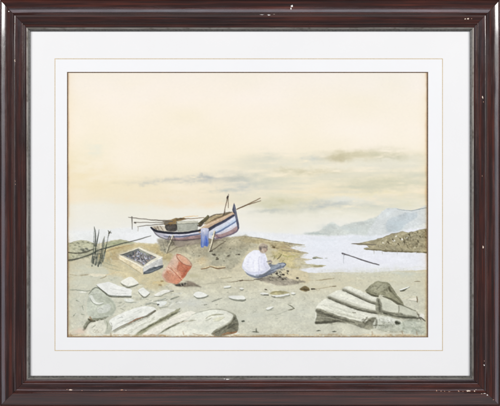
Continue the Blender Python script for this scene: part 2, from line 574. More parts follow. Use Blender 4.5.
    poly([(160, 242), (200, 239), (232, 237.4), (250, 238), (262, 243), (246, 252), (240, 262), (226, 270), (205, 262), (190, 256), (176, 250), (164, 252)], (180, 175, 151), .85, soft=4, warp=1.4, var=.045)
    poly([(205, 252), (222, 246), (240, 244), (248, 250), (240, 262), (225, 264), (210, 262)], (174, 171, 148), .6, soft=4, warp=1.2, var=.05)
    poly([(236, 238), (256, 238.5), (280, 242.6), (300, 245), (290, 247), (296, 251), (290, 256), (276, 250), (268, 244), (250, 243)], (176, 160, 118), .65, soft=2, warp=1, var=.05)
    poly([(272, 252), (290, 250), (304, 253), (300, 258), (306, 262), (300, 268), (284, 266), (276, 258)], (196, 182, 132), .7, soft=2.4, warp=1, var=.05)
    poly([(282, 272), (300, 270), (310, 276), (306, 284), (286, 280)], (222, 208, 170), .7, soft=3, warp=1)
    blob(300, 263, 5, 3, (226, 224, 205), .7, 0, .2)
    dabs([(236, 240), (258, 239), (278, 243), (262, 246), (240, 250)], 40, [(150, 138, 102), (160, 150, 116), (196, 188, 158)], 4, .9, .15, .25, .4)
    dabs([(268, 242), (290, 244.5), (296, 247), (288, 251), (272, 248)], 30, [(140, 120, 84), (120, 106, 78), (160, 136, 92)], 4, .9, .1, .2, .5)
    line([(232, 236.9), (246, 236.8), (258, 238), (272, 240.6), (288, 243), (302, 244.6)], [.4, .7, 1.0, 1.1, .9, .5], (134, 124, 98), .75, dry=.3)
    line([(289, 243.8), (297, 244.6), (304, 244.8)], [1.4, 1.5, .4], (150, 142, 116), .9)
    line([(282, 250.6), (292, 251.2), (301, 252.4), (308, 253.2)], [1.0, 2.0, 1.7, .4], (158, 146, 116), .9, dry=.2)
    line([(282, 247), (290, 248.6), (298, 250.6)], [.6, .8, .4], (172, 152, 128), .7)
    line([(280, 255), (290, 256.4), (300, 254.8)], [1.4, 1.8, .8], (178, 172, 110), .7, dry=.3)
    line([(296, 258.6), (304, 259.4), (312, 259.5)], [2.0, 1.3, .3], (192, 182, 156), .8)
    line([(302, 264.6), (312, 265.6), (320, 265.8), (326, 265.8)], [1.6, 2.0, 1.5, .4], (160, 154, 112), .9, dry=.2)
    line([(314, 266.8), (322, 266.8)], [.6, .9], (118, 110, 86), .6)
    line([(304, 249.8), (312, 250.6)], [.4, .3], (205, 205, 205), .5)
    dabs([(286, 244), (304, 245), (300, 250), (308, 254), (304, 259), (312, 262), (322, 268), (300, 271), (294, 262), (290, 250)], 46, [(226, 226, 222), (206, 198, 170), (218, 214, 200), (190, 178, 140)], 8, 1.0, .06, .1, .5, soft=1.2, dry=.5)
    dabs([(310, 269), (420, 267), (424, 273), (310, 275)], 40, [(226, 226, 218), (216, 215, 200), (204, 204, 186)], 16, 1.0, 0, .04, .45, soft=1.4, dry=.5)
    isl = motif('painted_islet', 'tiny olive islet in the water beside the stepped shore')
    line([(313, 258), (316, 257.4), (319, 258), (322.6, 258.2)], [1.6, 2.0, 1.2, .5], (158, 156, 130), .95, lab=isl, dry=.2)
    line([(313.4, 258.4), (315.6, 258.2)], 1.0, (105, 112, 100), .8)
    line([(325.4, 258.2), (327, 258.2)], .7, (196, 198, 190), .9)
    st = motif('painted_stick', 'thin dark stick leaning over in the water at right')
    line([(343.2, 253.8), (352, 256.4), (362, 259.8), (371, 262.8), (379, 264.9)], [1.1, .9, 1.2, 1.1, 1.0], (92, 88, 88), .95, lab=st)
    line([(342.4, 253.3), (344.2, 254.3)], 1.5, (84, 80, 82), .9, lab=st)
    line([(343.6, 254), (343.5, 263)], [.7, .4], (180, 182, 186), .8, lab=st)
    # sand washes, faint strokes
    dabs([(110, 278), (240, 270), (330, 272), (420, 276), (425, 332), (70, 332), (70, 270)], 210, [(196, 196, 176), (224, 223, 206), (200, 200, 180), (216, 209, 182)], 12, 1.6, -.05, .22, .30, soft=1.6, dry=.4)
    dabs([(70, 262), (120, 268), (170, 284), (170, 300), (70, 300)], 60, [(176, 180, 160), (228, 226, 212), (206, 196, 160)], 9, 1.3, -.05, .25, .4, soft=1.2, dry=.4)
    dabs([(200, 240), (250, 238), (240, 262), (205, 262), (170, 250)], 70, [(150, 148, 126), (196, 192, 172), (166, 160, 132)], 5, 1.4, -.5, .6, .4, soft=1.2, dry=.4)
    dabs([(330, 276), (420, 272), (424, 300), (330, 300)], 50, [(226, 225, 205), (196, 196, 172), (220, 210, 176)], 14, 1.4, .03, .12, .35, soft=1.4, dry=.4)
    blob(190, 304, 22, 7, (209, 211, 202), .6, 0, .3)
    blob(250, 312, 26, 14, (209, 210, 193), .55, 0, .3)
    blob(300, 316, 22, 12, (207, 208, 192), .55, 0, .3)
    line([(316, 280.2), (324, 279.4), (334, 278.4)], [.5, 1.0, .7], (146, 132, 100), .75, dry=.3)
    line([(300, 280.5), (315, 280.3)], [.3, .5], (190, 176, 140), .5)
    line([(330, 286.4), (336, 286.2)], [.7, 1.2], (122, 110, 84), .8, dry=.3)
    line([(313, 288.8), (319, 288.6), (330, 286.8)], [1.0, .5, .4], (136, 122, 92), .7, dry=.3)
    line([(316, 289.4), (318, 290.8), (320, 289.2)], .4, (160, 150, 118), .6)

    poly([(168, 241), (200, 239.4), (234, 237.6), (252, 239), (248, 246), (232, 250), (206, 252), (184, 252), (168, 250)], (168, 158, 130), .5, soft=5, warp=1.4, var=.06)
    dabs([(168, 244), (232, 238), (256, 240), (246, 252), (238, 266), (200, 266), (176, 252)], 120, [(132, 124, 100), (150, 144, 118), (206, 200, 178), (120, 112, 92)], 1.6, .7, 0, 1.2, .5, soft=.6)
    dabs([(100, 258), (118, 246), (160, 246), (168, 256), (164, 262), (150, 252), (120, 256), (110, 268)], 60, [(164, 142, 98), (214, 198, 156), (150, 132, 96)], 2.6, .8, -.3, .6, .5, soft=.7)
    dabs([(72, 280), (240, 270), (330, 276), (422, 276), (424, 332), (72, 332)], 220, [(160, 160, 142), (176, 172, 150), (228, 226, 210), (148, 146, 126)], 1.5, .6, -.1, .6, .5, soft=.6)
    dabs([(72, 284), (240, 276), (330, 280), (422, 280), (424, 330), (72, 330)], 70, [(166, 167, 148), (180, 178, 156)], 9, .6, -.06, .2, .45, soft=.6, dry=.6)
    # ------------------------------------------------ left bank: grass mound, poles, reeds
    gm = motif('painted_mound', 'grey green grassy mound at the left edge')
    poly([(62, 243.6), (70, 242.6), (75, 241.2), (81, 240.2), (87, 240.6), (92, 242.4), (96, 246), (97, 252), (90, 256), (80, 259), (62, 262)], (190, 189, 160), .95, soft=.8, warp=.4, var=.05, lab=gm, edge=.08)
    poly([(62, 250), (80, 248), (92, 247), (92, 250), (80, 252), (62, 252)], (206, 204, 178), .6, soft=2)
    poly([(104, 244.4), (110, 241.6), (120, 239.8), (128, 241), (136, 242.4), (124, 244.4), (112, 247), (104, 248.6)], (176, 178, 146), .85, soft=1.2, warp=.5, var=.05, lab=gm)
    blob(115, 243, 5, 1.6, (146, 152, 118), .7)
    for x, y, L in [(72, 243.4, 4), (78, 243.2, 3), (88, 243, 4), (83, 242.4, 2.5), (75.4, 245.4, 2), (92.6, 244, 2)]:
        line([(x - L / 2, y), (x, y - .4), (x + L / 2, y + .5)], [.5, 1.1, .4], (104, 106, 88), .75, dry=.3)
    for x, y, r in [(82.4, 249, 2.4), (84, 251, 2.6), (86.4, 248.6, 1.8), (88.4, 250.2, 1.6), (79.8, 247, 1.2), (73.6, 256.2, 1.2), (70.4, 246, .9)]:
        line([(x - r * .4, y), (x + r * .4, y + .3)], r, (78, 82, 74), .75, soft=.9, dry=.35)
    dabs([(70, 244), (92, 244), (94, 258), (70, 260)], 36, [(138, 140, 114), (210, 208, 186), (158, 156, 126)], 3, .8, -.1, .4, .5)
    po = motif('painted_pole', 'long thin dark pole lying up the left bank toward the boat')
    line([(68, 260.2), (74, 259.6), (82, 257.4), (92, 253.8), (98, 250.4), (106, 247.8), (116, 245.2), (128, 242), (140, 239), (151, 235.8)], [1.2, 1.6, 1.0, 1.5, 1.3, 1.2, 1.1, 1.0, .9, .5], (82, 82, 72), .9, lab=po)
    po2 = motif('painted_pole', 'short curved dark pole lying across the grassy mound')
    line([(68, 252.4), (76, 253), (86, 252), (93, 249.4)], [1.1, 1.3, 1.6, 1.1], (88, 86, 72), .85, lab=po2)
    line([(104, 252.2), (112, 249.6), (122, 247), (134, 244)], [1.0, 1.4, 1.0, .4], (158, 134, 92), .75, dry=.2)
    line([(97, 254.6), (104, 252), (114, 250)], [.8, 1.2, .6], (206, 192, 154), .7)
    blob(116, 259, 6, 4, (170, 146, 104), .6)
    blob(106, 262, 6, 5, (184, 186, 166), .6)
    rd = motif('painted_reeds', 'clump of tall dark grey green reeds on the left bank')
    RC = [(72, 78, 70), (92, 98, 88), (58, 64, 58), (112, 116, 102)]
    stalks = [((92, 266), (93, 256), (94.4, 226.4)), ((96.4, 264), (95.6, 250), (95.4, 233)), ((94, 262), (96.4, 245), (99.2, 229.6)), ((97.6, 265), (98.4, 252), (99.4, 242)), ((99.6, 264), (101.6, 252), (104.2, 238)),
              ((101, 263), (103.2, 250), (104.6, 240)), ((102.6, 262), (106, 247), (109, 231.8)), ((91.4, 262), (92, 258), (95.2, 246)), ((98, 266.6), (100, 258), (101.8, 248)), ((95, 265), (97, 256), (97.6, 246)),
              ((103.6, 259), (105, 252), (106, 247)), ((100.6, 266), (102.6, 259), (103.6, 253)), ((93.6, 264), (93, 258), (92.2, 253))]
    for i, s in enumerate(stalks):
        line(s, [1.2, 1.05, .3], RC[i % 4], .8, lab=rd, dry=.25)
    line([(94.8, 246), (95.6, 236), (94.4, 226.6)], [1.3, 1.2, .3], (70, 74, 66), .8, lab=rd)
    line([(96.4, 246), (97.6, 238), (99, 230)], [1.6, 1.0, .3], (82, 86, 78), .8, lab=rd)
    line([(102.4, 246), (103.4, 241), (104.4, 236.4)], [1.5, 1.6, .4], (118, 120, 106), .7, lab=rd)
    for q in [((109, 232), (108, 230.6)), ((109.2, 232.6), (111.4, 233)), ((109, 233.6), (110.4, 231.2)), ((108.6, 233), (108.8, 235.6))]:
        line(q, [1.1, .6], (84, 84, 72), .85, lab=rd)
    for x, y in [(93, 262), (95.6, 265), (98, 266), (100, 263), (101.8, 258.6), (96.4, 258), (93.6, 256.4), (99.4, 254)]:
        line([(x, y), (x + .9, y - 4)], [1.5, .7], (66, 70, 64), .65, lab=rd, dry=.4)
    dabs([(102, 252), (112, 252), (112, 266), (102, 266)], 16, [(150, 158, 144), (200, 202, 186)], 4, 1, 1.2, .3, .5)
    line([(104, 262), (110, 264.6), (118, 267)], [.5, 1.0, .3], (160, 158, 128), .6)
    line([(102, 265), (112, 269), (124, 271.4)], [.5, .9, .3], (170, 170, 146), .6)

    # ------------------------------------------------ boat
    poly([(158, 239), (170, 240), (186, 240), (204, 238), (218, 238.6), (214, 243), (196, 244.6), (178, 246), (162, 246)], (132, 122, 104), .7, soft=2.6, warp=.7, var=.07)
    dabs([(158, 240), (180, 240), (206, 239), (204, 243), (178, 246), (160, 248)], 34, [(96, 90, 76), (120, 112, 94), (158, 150, 128)], 4, .9, -.2, .4, .6, soft=.7)
    bo = motif('painted_boat', 'blue and white wooden fishing boat propped up on the beach')
    # hull, stern half
    poly([(151, 227), (156, 230.6), (164, 232.6), (174, 233.6), (186, 233.4), (196, 231.6), (204, 229.8), (210, 232), (204, 236.2), (192, 238), (180, 238.6), (170, 238.6), (162, 237), (156, 233.4), (152.6, 230)], (222, 222, 230), soft=.6, warp=.15, var=.02, lab=bo, smooth=False)
    poly([(166, 238), (176, 236.6), (190, 235.8), (204, 234), (210, 234), (206, 238.4), (194, 240), (178, 240.4), (168, 240)], (158, 130, 126), .92, soft=.8, warp=.2, var=.06, lab=bo, smooth=False)
    poly([(162, 236), (170, 236), (186, 235.4), (186, 237.4), (172, 238.4)], (206, 200, 212), .7, soft=1)
    line([(166, 239.6), (180, 240.4), (196, 239.2), (207, 236.8)], [1.0, 1.6, 1.5, 1.0], (92, 80, 80), .85)
    poly([(153, 230), (158, 232.6), (166, 234.4), (170, 238.6), (164, 238.4), (158, 236.4), (154.6, 233)], (172, 168, 176), .75, soft=1.4, warp=.2)
    line([(152.6, 229.6), (156, 234), (161, 237.4), (168, 239.6)], [.6, 1.0, 1.2, 1.2], (104, 100, 104), .8, lab=bo)
    # interior
    poly([(151.4, 226.6), (156, 225.6), (163, 226), (170, 228), (176, 231), (172, 232), (160, 231), (154, 229)], (206, 196, 176), .95, soft=.6, warp=.2, var=.03, lab=bo)
    for q in [((154, 227.2), (156.6, 229.4)), ((157, 226.4), (159, 230)), ((160, 226.2), (163, 230.6)), ((155, 228.6), (158, 227.4))]:
        line(q, [.7, .9], (120, 106, 88), .75)
    # ochre heap of nets on the stern, cabin, dark hatch
    poly([(163.6, 223.4), (166, 220.6), (171, 219.4), (176, 218), (183, 218), (185.6, 219.4), (180, 221), (178.6, 224), (176, 226.6), (170, 226.8), (165.6, 226)], (138, 118, 84), soft=.7, warp=.35, var=.08, lab=bo)
    line([(163, 221.6), (168, 222.6), (174, 221), (180, 218.8), (184, 218.2)], [.8, 1.6, 1.4, 1.1, .5], (84, 76, 60), .8, dry=.3)
    line([(166, 224), (171, 222.6), (176, 220.4)], [1, 1.4, .8], (172, 132, 78), .7, dry=.2)
    poly([(176.4, 221.4), (182, 221), (190, 221.2), (197.6, 221.2), (198.2, 226), (197.4, 230.6), (188, 232), (178, 232.4), (176, 227)], (170, 171, 157), soft=.5, warp=.15, var=.03, lab=bo, smooth=False, edge=.12)
    poly([(176.4, 221.4), (190, 221), (198, 221), (198, 222.8), (186, 223.2), (177, 223.6)], (206, 203, 184), .9, soft=.6, smooth=False)
    line([(177, 224), (186, 223.6), (198, 223)], .7, (128, 128, 112), .7)
    line([(176.6, 222), (176.6, 231.6)], .9, (120, 120, 108), .7)
    dabs([(178, 225), (196, 224), (196, 230), (178, 231)], 16, [(150, 152, 140), (186, 186, 172)], 4, .8, 0, .2, .5)
    poly([(165, 226.6), (168, 224.6), (172, 224.2), (176.4, 224.6), (177, 230.6), (172, 232), (167, 231)], (66, 62, 58), .95, soft=.8, warp=.4, var=.12, lab=bo)
    line([(170, 225), (172, 224)], [1.2, .8], (132, 104, 74), .7)
    blob(167.4, 229, 1.6, 1.2, (140, 132, 120), .7)
    # bow half planks and rails
    poly([(197, 231), (203, 226.4), (212, 221.4), (222, 216.8), (232, 211.6), (236, 214), (226, 220.4), (216, 225.6), (207, 230.6), (200, 233)], (206, 178, 148), soft=.6, warp=.15, var=.03, lab=bo, smooth=False)
    line([(200, 229.6), (208, 224.8), (220, 219.4), (232, 213.4)], [.8, 1.0, .8, .6], (222, 200, 170), .8)
    poly([(206, 219.6), (212, 216.6), (220, 214.4), (228, 212.4), (231.6, 212.6), (226, 215.6), (216, 219.6), (208, 223.6), (204, 224.6)], (178, 160, 124), .95, soft=.6, warp=.3, var=.06, lab=bo, smooth=False)
    line([(208, 218.2), (214, 215.6), (222, 213.8), (230, 212)], [.9, 1.3, 1.0, .9], (100, 88, 70), .85, dry=.2, lab=bo)
    line([(210, 221.4), (218, 217.8), (226, 214.4), (231.6, 212)], [.6, 1.2, 1.3, .8], (86, 76, 62), .8, dry=.2)
    line([(206, 224), (214, 220), (224, 215.8)], [.6, .9, .5], (142, 116, 84), .7)
    poly([(197.6, 223.6), (203, 219.4), (207.6, 215), (209.6, 216), (208.4, 219.4), (203.6, 223), (199.6, 226.4)], (82, 76, 56), .95, soft=.6, warp=.25, var=.1, lab=bo, smooth=False)
    line([(198, 225.6), (200.6, 226), (204, 223)], [1.2, 1.4, .7], (60, 46, 38), .8)
    line([(204, 218.8), (208, 215.8)], [.8, .8], (120, 116, 84), .7)
    line([(223, 215.4), (224.6, 213.4), (225, 211.8)], [1.2, 1.0, .6], (70, 64, 52), .8, lab=bo)
    # bow strakes
    poly([(207, 230.4), (216, 225.4), (226, 220.2), (236, 214), (238.2, 222), (238.8, 228), (236.6, 231.6), (230, 235), (222, 237.6), (214, 239.6), (208, 238)], (220, 222, 230), soft=.6, warp=.15, var=.02, lab=bo, smooth=False)
    poly([(210, 233.8), (218, 229.6), (228, 223.6), (236.8, 217.4), (237.6, 221.4), (228, 227.2), (218, 232.4), (212, 235.4)], (198, 212, 226), .9, soft=.7, warp=.15)
    poly([(206, 229), (214, 224.6), (224, 219.8), (233.4, 214.2), (235.4, 215.6), (226, 221.8), (216, 227), (208.6, 231.6)], (74, 78, 96), .92, soft=.6, warp=.2, var=.08, smooth=False)
    line([(208, 229.6), (216, 225), (226, 220), (234.6, 214.6)], [1.0, 1.5, 1.2, 1.0], (52, 52, 64), .7, dry=.3)
    line([(213, 234.8), (220, 231), (229, 225.8), (237.4, 220.6)], [1.7, 1.6, 1.4, 1.0], (102, 118, 152), .9)
    poly([(214, 234.8), (220, 234), (230, 230.6), (238, 225.4), (238.6, 228.6), (236, 231.6), (229, 234.8), (221, 237.6), (216, 238)], (176, 146, 142), .92, soft=.8, warp=.2, var=.05)
    line([(217, 233.6), (226, 231), (236, 226)], [.6, .8, .4], (206, 182, 176), .6)
    line([(214, 239), (222, 237.4), (230, 234.8), (236.4, 231.2), (238.4, 227.6)], [.9, 1.3, 1.3, 1.5, 1.4], (104, 90, 104), .85, lab=bo)
    line([(214, 234), (217.4, 236.4), (221, 238.4)], [.7, 1.3, 1.2], (112, 90, 106), .7)
    # stem post
    poly([(232.2, 209.6), (233.4, 205), (234, 202.8), (235.2, 205.4), (236, 210), (237.6, 217), (239, 224), (239.2, 228.4), (237.8, 229.6), (236.4, 222), (234.8, 214.6), (232.8, 212)], (84, 86, 102), .95, soft=.5, warp=.1, var=.08, lab=bo, smooth=False)
    line([(234.4, 207), (235.4, 212), (237, 219)], [.5, .8, .5], (140, 146, 164), .6)
    # gunwale of the stern half
    line([(151.2, 227.3), (153.6, 229.6), (158, 231.4), (166, 232.6), (176, 233.2), (186, 232.7), (194, 231.4), (201, 230)], [1.4, 2.1, 2.5, 2.3, 2.2, 2.2, 2.0, 1.7], (44, 44, 52), .97, lab=bo)
    line([(158, 230), (166, 231), (178, 231.6), (192, 230)], [.4, .7, .6, .4], (196, 190, 176), .7)
    line([(164, 236.2), (172, 237), (182, 236.6), (192, 235.2), (201, 233.4)], [.5, 1.0, 1.3, 1.5, 1.2], (78, 88, 114), .85)
    line([(160, 235), (170, 236), (180, 235.8)], [.4, .7, .7], (150, 150, 168), .6)
    # spars over the stern and the shear legs
    sp = motif('painted_spars', 'thin spars jutting out from the boat over its stern')
    line([(128.4, 217.2), (134, 218), (146, 219.2), (158, 220.2), (172, 221.4)], [.6, .9, .8, 1.0, 1.6], (110, 102, 92), .9, lab=sp)
    line([(135, 222.6), (146, 222.4), (158, 222.4), (168, 222.8)], [.7, .8, .9, 1.5], (128, 120, 108), .9, lab=sp)
    line([(137.4, 226.8), (146, 225.6), (158, 224.4), (167, 224)], [.6, .8, .9, 1.4], (120, 112, 100), .9, lab=sp)
    line([(131.8, 216.8), (131.9, 222), (132, 229.4)], [1.2, 1.0, .5], (104, 98, 90), .85, lab=sp)
    line([(134.4, 222.8), (135.4, 223)], 1.4, (90, 82, 74), .9, lab=sp)
    line([(138, 226.6), (138.2, 231)], [.9, .5], (170, 162, 148), .75, lab=sp)
    line([(180, 219), (192, 218.7), (204, 217.6)], [1.0, .7, .6], (112, 88, 62), .85, lab=bo)
    line([(183, 217.6), (190, 216.4), (198, 216)], [.5, .8, .4], (226, 180, 118), .7)
    mt = motif('painted_mast', 'short two legged mast standing on the foredeck of the boat')
    line([(224, 213.6), (225.6, 206), (227.6, 197)], [.7, .7, .9], (92, 72, 58), .9, lab=mt)
    line([(228.4, 208), (228.2, 202), (227.8, 196.4)], [.5, .7, .9], (98, 80, 64), .85, lab=mt)
    line([(227.4, 197.6), (227.9, 196.2)], 1.7, (62, 54, 50), .9, lab=mt)
    line([(228.6, 195), (228.4, 194)], [.9, .5], (110, 100, 92), .7, lab=mt)
    oa = motif('painted_oars', 'two crossed thin poles jutting out over the bow of the boat')
    line([(236.6, 209.4), (244, 206.2), (252, 202.4), (260.4, 198.2)], [.9, 1.0, .8, .7], (116, 92, 66), .9, lab=oa)
    line([(237, 209), (246, 205.6), (254, 202.8), (261, 200.8)], [.8, .9, .7, .6], (104, 84, 62), .85, lab=oa)
    # legs propping the hull
    pr = motif('painted_prop', 'wooden trestle prop under the stern of the boat')
    poly([(160.4, 238), (165, 239), (170, 240.4), (172, 245), (168, 250), (164.6, 252.4), (160, 247)], (150, 146, 126), .55, soft=2, warp=.8, var=.06)
    line([(172.8, 235.4), (170.6, 241), (168, 247.6), (166.2, 253)], [1.3, 1.5, 1.4, 1.2], (208, 200, 172), .9, lab=pr)
    line([(173.8, 236), (171.6, 241.6), (168.8, 248.6), (167, 253.4)], [.5, .7, .7, .5], (84, 78, 64), .85, lab=pr)
    line([(168.4, 238.4), (169.6, 236), (171, 240), (175, 244.6)], [1.1, .8, .9, 1.0], (96, 90, 76), .8, lab=pr)
    line([(174, 236.4), (175.4, 240.6)], [.8, .8], (84, 80, 68), .7, lab=pr)
    line([(163, 242), (164, 247), (166, 252.4)], [.8, 1.2, .8], (108, 106, 92), .6, dry=.3)
    dabs([(160, 240), (170, 240), (168, 250), (162, 250)], 14, [(92, 92, 82), (176, 170, 150), (120, 116, 100)], 3.6, .9, 1.1, .5, .6)
    line([(168, 252.4), (176, 248), (186, 244.6)], [.5, .8, .5], (112, 102, 84), .75, dry=.2)
    line([(176, 247.6), (184, 245), (192, 243.6)], [.5, .9, .4], (126, 116, 96), .6)
    poly([(176, 241), (190, 240.6), (200, 239.4), (200, 243), (188, 245), (176, 246.4)], (160, 148, 136), .55, soft=1.8, warp=.6)
    cl = motif('painted_cloth', 'bright blue cloth hanging over the side of the boat')
    poly([(201, 229.2), (205, 228), (208.6, 229), (208.2, 236), (208.6, 243), (207.4, 246.6), (204.6, 245.8), (203, 247.4), (201, 246.6), (200.8, 238)], (206, 208, 222), soft=.6, warp=.15, var=.02, lab=cl, col2=(98, 122, 184), ax=((204.5, 230), (205, 243)))
    line([(203.2, 233), (203, 240), (202.8, 246)], [.5, .9, .7], (198, 206, 226), .6)
    line([(206, 236), (206.4, 241), (206, 245.4)], [.8, 2.0, 1.2], (72, 100, 180), .8)
    line([(201.4, 234), (201.4, 246)], [.5, .8], (112, 126, 168), .6)
    line([(208.3, 231), (208.4, 238)], [.8, .5], (84, 92, 130), .5)
    line([(204, 229), (204.8, 234)], [2.4, 1.0], (222, 220, 226), .5)
    pr2 = motif('painted_prop', 'pale wooden prop with crossing stay under the bow of the boat')
    line([(214.4, 231.4), (212.8, 238), (211, 245), (209.4, 251)], [1.7, 1.7, 1.5, 1.2], (222, 214, 188), .95, lab=pr2)
    line([(215.5, 231.8), (213.9, 238.4), (212, 245.4), (210.2, 251.4)], [.6, .9, .9, .7], (86, 78, 62), .9, lab=pr2)
    line([(210.4, 251.4), (215, 248.6), (220, 245), (225.6, 241.4)], [.6, 1.0, 1.0, .6], (100, 90, 74), .85, lab=pr2)
    line([(214, 241.6), (218, 240), (223, 241), (225, 242)], [1.2, .9, .7, .5], (116, 104, 88), .7, dry=.2)
    line([(209.8, 251.6), (212, 251.2)], 1.1, (60, 54, 46), .8, lab=pr2)
    # pebbles on the bank
    for x, y, r in [(214, 254.6, 1.5), (217.2, 259, 1.7), (228.4, 256, 1.3), (238.6, 254.6, 1.5), (236.2, 255, .8), (229.8, 255.2, .7), (212.4, 254.4, .8), (216.8, 257.6, 1.0), (221, 248, .8), (230, 248.6, .8), (224, 261, .7), (199, 256, .7), (192, 252, .6)]:
        line([(x - r * .5, y), (x + r * .4, y - .2)], [r * .7, r], (74, 68, 56), .85)
    line([(226.6, 256.4), (228.6, 257.2), (230.4, 256)], .4, (120, 112, 92), .7)
    blob(202, 260, 5, 4, (206, 180, 134), .7)
    line([(213, 255), (216, 255.4)], .6, (60, 56, 48), .7)
    tw = motif('painted_twig', 'thin wavy brown stick on the sand below the boat')
    line([(201.6, 268.2), (206, 267.4), (211, 266.2), (216, 267), (224.8, 266.6)], [.7, 1.2, .9, 1.1, .9], (226, 208, 166), .9, lab=tw)
    line([(201, 269), (206.4, 268), (211, 266.8), (215, 268), (219, 268.6), (225.4, 267.8)], [.7, .9, .6, 1.0, 1.1, .8], (112, 86, 58), .9, lab=tw)
    line([(218, 277.6), (224, 277), (231, 276)], [.5, 1.6, .6], (226, 218, 188), .8)
    line([(221, 278.2), (227, 278), (232, 276.8)], [.4, .9, .4], (160, 152, 122), .6)
    line([(226, 282), (234, 281.6), (242, 280.6), (254, 280.4)], [.4, .9, 1.0, .7], (128, 116, 92), .8, dry=.3)
    line([(240, 281), (242.6, 280.4)], 1.2, (92, 78, 62), .8)
    line([(196, 284.6), (210, 283.4), (226, 282)], [.3, .6, .4], (168, 164, 142), .6)

    # ------------------------------------------------ crate with catch
    cr = motif('painted_crate', 'cream wooden crate filled with a grey catch on the sand')
    poly([(119.4, 254.8), (143, 267.6), (143.2, 274.4), (119, 258.6)], (230, 217, 182), soft=.6, warp=.15, var=.04, smooth=False, lab=cr)
    poly([(143, 267.6), (162.2, 257), (163, 265), (152, 269), (143.4, 274)], (204, 203, 196), soft=.6, warp=.15, var=.04, smooth=False, lab=cr)
    poly([(143.2, 274.6), (143.8, 272), (149, 269.4), (154, 267), (163.6, 265.2), (163, 267.6), (156, 271), (150, 273.4)], (84, 90, 94), .95, soft=.7, warp=.25, var=.1, smooth=False, lab=cr)
    line([(146, 272.4), (152, 270.8), (160, 267.6)], [.6, .9, .5], (146, 152, 154), .7, dry=.3)
    line([(147, 270.4), (152, 267.6), (156, 267.4)], [.4, 1.1, .6], (60, 66, 70), .7)
    poly([(119.4, 254.8), (139.4, 247.2), (162.4, 257), (143, 268)], (236, 230, 208), soft=.5, warp=.15, var=.02, smooth=False, lab=cr)
    poly([(122, 254.8), (138.8, 248.6), (156.4, 257.2), (143.8, 265.2)], (142, 140, 134), soft=.5, warp=.2, var=.06, smooth=False, lab=cr)
    poly([(122, 254.8), (138.8, 248.6), (139.6, 252), (128, 257.4)], (112, 114, 108), .9, soft=.6, smooth=False)
    poly([(138.8, 248.6), (150, 254), (148, 256), (140, 252.4)], (158, 160, 144), .9, soft=.7, smooth=False)
    cat = [(126, 255.6), (139, 251.6), (153, 257.4), (143.8, 264)]
    dabs(cat, 55, [(66, 68, 76), (84, 86, 96), (60, 58, 62)], 2.0, 1.0, .6, .9, .8, soft=.5, dry=.1)
    dabs(cat, 55, [(206, 208, 220), (178, 182, 200), (190, 178, 176), (226, 226, 228)], 1.7, 1.0, -.4, .9, .85, soft=.5, dry=.1)
    dabs(cat, 14, [(176, 140, 120), (140, 148, 176)], 1.6, .9, .5, .9, .7, soft=.5)
    line([(120, 255), (122.6, 254.6), (130, 251.8)], [.5, 1.0, .5], (66, 64, 58), .8)
    line([(122, 255.4), (134, 261.4), (143.4, 265.6)], [.4, .6, .5], (104, 98, 86), .7)
    line([(143, 268), (143.2, 274)], [.4, .6], (150, 140, 116), .7)
    line([(119.4, 255), (130, 261), (143, 267.8)], .7, (246, 240, 220), .8)
    line([(143.6, 267.4), (152, 262.6), (162, 257.2)], .9, (240, 238, 226), .9)
    dabs([(146, 268), (160, 260), (160, 263), (146, 271)], 10, [(180, 182, 180), (226, 226, 222)], 5, .8, -.5, .1, .5)
    dabs([(121, 258), (141, 269), (141, 272), (121, 260)], 8, [(216, 200, 160), (244, 236, 210)], 5, .8, .55, .1, .5)
    line([(120, 260), (130, 266), (141, 273.6)], [.4, .9, .6], (178, 160, 116), .6)

    # ------------------------------------------------ barrel
    blob(196, 278, 9, 5, (196, 190, 158), .7)
    line([(173, 283.4), (178, 284.6), (186, 284.8), (194, 285.2), (201, 287)], [1.6, 3.0, 4.4, 3.0, .6], (112, 102, 88), .8, soft=1.2, dry=.2)
    line([(176, 285), (181, 285), (186, 283.4)], [1.4, 2.6, 1.6], (58, 54, 50), .85, soft=.9)
    line([(186, 281.4), (190, 282.6), (195, 283.8)], [1, 3.0, 1.2], (128, 114, 100), .7, soft=1.2)
    for q in [((180, 283), (181.4, 285.6)), ((183.4, 281.8), (184, 285)), ((186.6, 281.6), (186, 284.4))]:
        line(q, [.8, .9], (190, 182, 162), .6)
    ba = motif('painted_barrel', 'faded red barrel tipped over on the sand beside the crate')
    poly([(176.4, 254.4), (172, 259), (167.4, 265.4), (162.6, 272), (162.2, 277), (166, 281.6), (171.6, 283.4), (177, 284), (179.8, 282.4), (183, 279), (187.4, 272.6), (191.8, 266.6), (190, 262)], (230, 200, 176), soft=.7, warp=.25, var=.04, lab=ba, col2=(196, 126, 98), ax=((171, 265), (187, 275)), edge=.05)
    poly([(178, 265), (180, 261.6), (185, 265), (191.4, 266.6), (187, 273), (182.6, 278.4), (180.6, 273), (177, 269)], (186, 112, 84), .75, soft=1.6, warp=.5, var=.06)
    poly([(163.4, 276), (168, 270), (175, 275), (180, 280), (177, 283), (169, 281.6)], (204, 140, 110), .7, soft=2, warp=.5, var=.05)
    line([(168.4, 266), (174, 270), (178.6, 274.4), (182.6, 279.4)], [.6, 1.1, 1.3, 1.0], (232, 186, 150), .75)
    line([(168, 267.2), (173.6, 271.2), (178, 275.8), (182, 280.4)], [.4, .7, .8, .7], (160, 84, 62), .6)
    line([(187.6, 269), (184, 274), (181.4, 278)], [1.2, 1.6, .8], (170, 84, 62), .6, dry=.3)
    line([(181, 264.4), (179, 269), (176, 272)], [.5, 1.0, .5], (214, 140, 112), .5)
